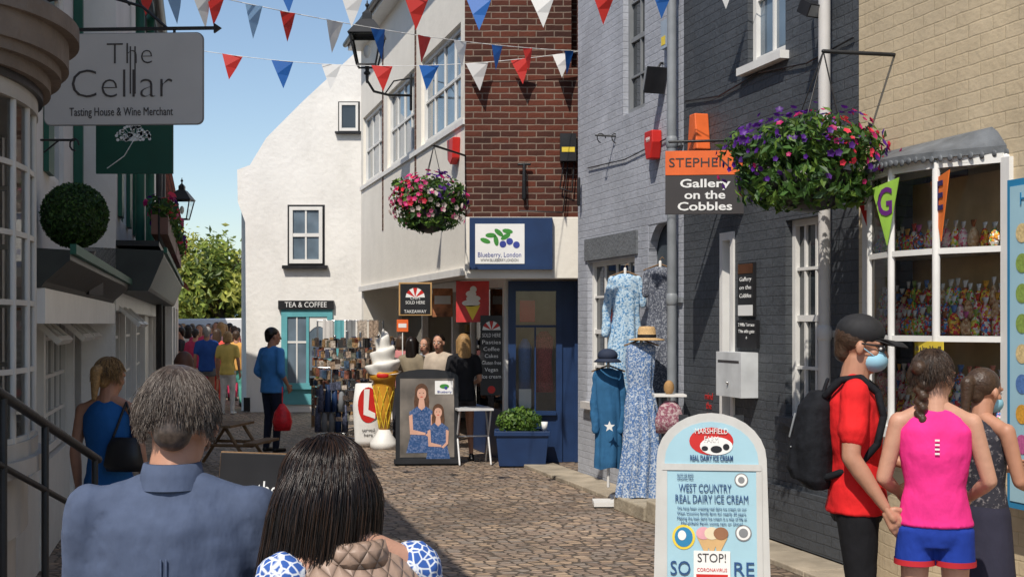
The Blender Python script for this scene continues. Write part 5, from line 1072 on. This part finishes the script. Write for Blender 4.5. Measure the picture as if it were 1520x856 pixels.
# ---- mannequins and clothes
D1=pattern('blue_white_floral',(.48,.62,.72),(.06,.22,.45),48,.5,'n');D2=pattern('grey_floral',(.07,.08,.11),(.30,.32,.36),60,.52,'n');D3=pattern('navy_white_print',(.07,.16,.36),(.52,.58,.64),60,.5,'n');DEN=cloth('denim_blue',(.03,.12,.25),.8);PNKP=pattern('plum_print',(.25,.08,.12),(.5,.4,.4),40,.5,'n')
def garment(name,px,Y,mat,rings,sleeves=None,stand=True,nf=9,amp=.1):
    x0=at(px,Y);e=E(name,(x0,Y,0));b=B(T(x0,Y,0),mat);n=56;V=[];Fs=[]
    ztop=rings[0][0];rg=[]
    for i in range(len(rings)-1):
        for k in range(4):
            f=k/4;rg.append(tuple(rings[i][q]*(1-f)+rings[i+1][q]*f for q in range(3)))
    rg.append(rings[-1]);ph=[random.uniform(0,6.28) for _ in range(4)]
    for z,rx,ry in rg:
        fa=amp*min(1,max(0.15,(ztop-z)/.6))
        for i in range(n):
            t=i*2*math.pi/n;f=1+fa*math.sin(nf*t+z*1.1+ph[0]+math.sin(z*3+ph[3]))+fa*.6*math.sin((nf//2)*t+z*2+ph[1])+fa*.3*math.sin((nf*2+3)*t+z*2+ph[2])
            V.append((rx*math.cos(t)*f+.012*math.sin(z*5+ph[1]),ry*math.sin(t)*f,z+(.012*math.sin(3*t+ph[2]) if z==rg[-1][0] else 0)))
    for k in range(len(rg)-1):
        for i in range(n): j=(i+1)%n;Fs.append((k*n+j,k*n+i,(k+1)*n+i,(k+1)*n+j))
    b.mesh(V,Fs,True);b.obj('fabric',e)
    if sleeves:
        b=B(T(x0,Y,0),mat)
        for s in sleeves: b.cap(*s,12,2,.6)
        rmo('sleeves',b,e,.011,1,.025,.08)
    b=B(T(x0,Y,0),WOODC)
    b.tube([(-.16,0,ztop-.03),(0,0,ztop+.03),(.16,0,ztop-.03)],.008);b.tube([(0,0,ztop+.03),(0,0,ztop+.08),(.02,0,ztop+.1),(.04,0,ztop+.08)],.004)
    if stand: b.m(WHITE).cap((0,0,.2),(0,0,ztop+.05),.015,.015);b.box(-.15,.15,-.15,.15,.02,.06)
    b.obj('hanger_and_stand',e)
garment('blue_floral_dress',928,12.9,D1,[(2.30,.05,.04),(2.27,.13,.06),(2.1,.14,.075),(1.9,.125,.07),(1.6,.155,.09),(1.2,.17,.10),(.95,.18,.11)],[((-.13,0,2.24),(-.18,0,1.98),.045,.05),((-.18,0,1.98),(-.20,-.02,1.7),.05,.045),((.13,0,2.24),(.17,0,2.0),.045,.05)])
garment('grey_floral_dress',980,12.7,D2,[(2.36,.05,.04),(2.33,.13,.06),(2.1,.13,.07),(1.9,.12,.07),(1.6,.15,.09),(1.3,.17,.1),(1.1,.18,.11)],[((-.12,0,2.3),(-.14,0,2.1),.045,.05),((.12,0,2.3),(.14,0,2.1),.045,.05)])
garment('maxi_dress_on_mannequin',952,12.3,D3,[(1.62,.06,.05),(1.58,.14,.08),(1.4,.14,.09),(1.2,.115,.08),(1.0,.15,.11),(.7,.17,.13),(.4,.19,.15),(.14,.21,.16)],None,True,11,.12)
c=P(960,498,12.3);e=E('straw_hat',c);b=B(T(c),plain('straw',(.55,.36,.17),.8,.2,80,.5,120));b.lathe([(.02,.09),(.07,.088),(.085,.06),(.09,-.02),(.17,-.035),(.175,-.04),(.17,-.045),(.08,-.03)],n=28,caps=False);b.ell((0,0,.07),.075,.075,.022);b.m(BLACK).lathe([(.0915,-.018),(.0915,.012)],n=28,caps=False);b.obj('hat',e)
garment('denim_jacket_display',903,12.6,DEN,[(1.36,.05,.04),(1.33,.12,.06),(1.1,.13,.08),(.8,.125,.08),(.45,.13,.09),(.38,.125,.08)],[((-.11,0,1.3),(-.14,0,1.0),.045,.045),((-.14,0,1.0),(-.13,-.03,.75),.045,.04),((.11,0,1.3),(.14,0,1.0),.045,.045),((.14,0,1.0),(.12,-.04,.75),.045,.04)],True,7,.09)
b=B(T(P(902,532,12.5)),plain('navy_hat',(.02,.03,.06),.8));b.ell((0,0,.03),.10,.10,.07);b.lathe([(.10,0),(.14,-.03),(.13,-.035)],caps=False);b.obj('navy_sun_hat')
b=B(T(P(904,632,12.45)),WTXT);b.poly([(( .055 if i%2==0 else .023)*math.sin(i*math.pi/5),(.055 if i%2==0 else .023)*math.cos(i*math.pi/5)) for i in range(10)],-.06);b.obj('star_motif')
c=Vector((at(993,12.0),12.0,0));e=E('handbag_display_table',c);b=B(T(c),WHITE);b.box(-.15,.15,-.12,.12,1.12,1.14);b.cap((0,0,.1),(0,0,1.12),.015,.015);b.box(-.12,.12,-.12,.12,.05,.08);b.m(PNKP).loft([((0,-.06,.78),.13,.05),((0,-.06,.9),.14,.06),((0,-.06,1.02),.1,.03),((0,-.06,1.08),.05,.02)],16);b.m(plain('wicker',(.35,.2,.08),.8)).ell((0,0,1.2),.05,.05,.07,10,8);b.obj('table_and_bags',e)
e=E('stone_doorstep',(at(930,11.6),11.6,0));M=T(at(938,11.9),11.9,0)@Matrix.Rotation(math.atan2(-.963,.268),4,'Z');b=B(M,STONE);b.box(-.5,.3,-.0,.5,.0,.14).box(.302,.75,.02,.5,0,.2);b.obj('steps',e,.015)
# ---------------------------------------------------------------- light, world, camera
w=bpy.data.worlds.new('World');sc.world=w;w.use_nodes=True;nt=w.node_tree;bg=nt.nodes['Background']
sky=nt.nodes.new('ShaderNodeTexSky');sky.sky_type='NISHITA';sky.sun_disc=False
el=52;sd=Vector((.37,.93,0)).normalized()*math.cos(R(el));sd.z=-math.sin(R(el))
sky.sun_elevation=R(el);sky.sun_rotation=math.atan2(-sd.x,-sd.y);sky.air_density=1.;sky.dust_density=.6;sky.ozone_density=1.
nt.links.new(sky.outputs[0],bg.inputs[0]);bg.inputs[1].default_value=.135
ld=bpy.data.lights.new('sun','SUN');ld.energy=4.4;ld.angle=R(.5);ld.color=(1,.93,.83);lo=bpy.data.objects.new('sun',ld);sc.collection.objects.link(lo)
lo.rotation_euler=sd.to_track_quat('-Z','Y').to_euler();lo.location=(0,0,20)
cd=bpy.data.cameras.new('camera');co=bpy.data.objects.new('camera',cd);sc.collection.objects.link(co);sc.camera=co
co.location=(0,0,CH);co.rotation_euler=(R(90),0,0);cd.sensor_width=36;cd.lens=36*F/1520;cd.shift_y=52/1520;cd.clip_end=2000
sc.view_settings.view_transform='Standard';sc.view_settings.look='None';sc.view_settings.exposure=0
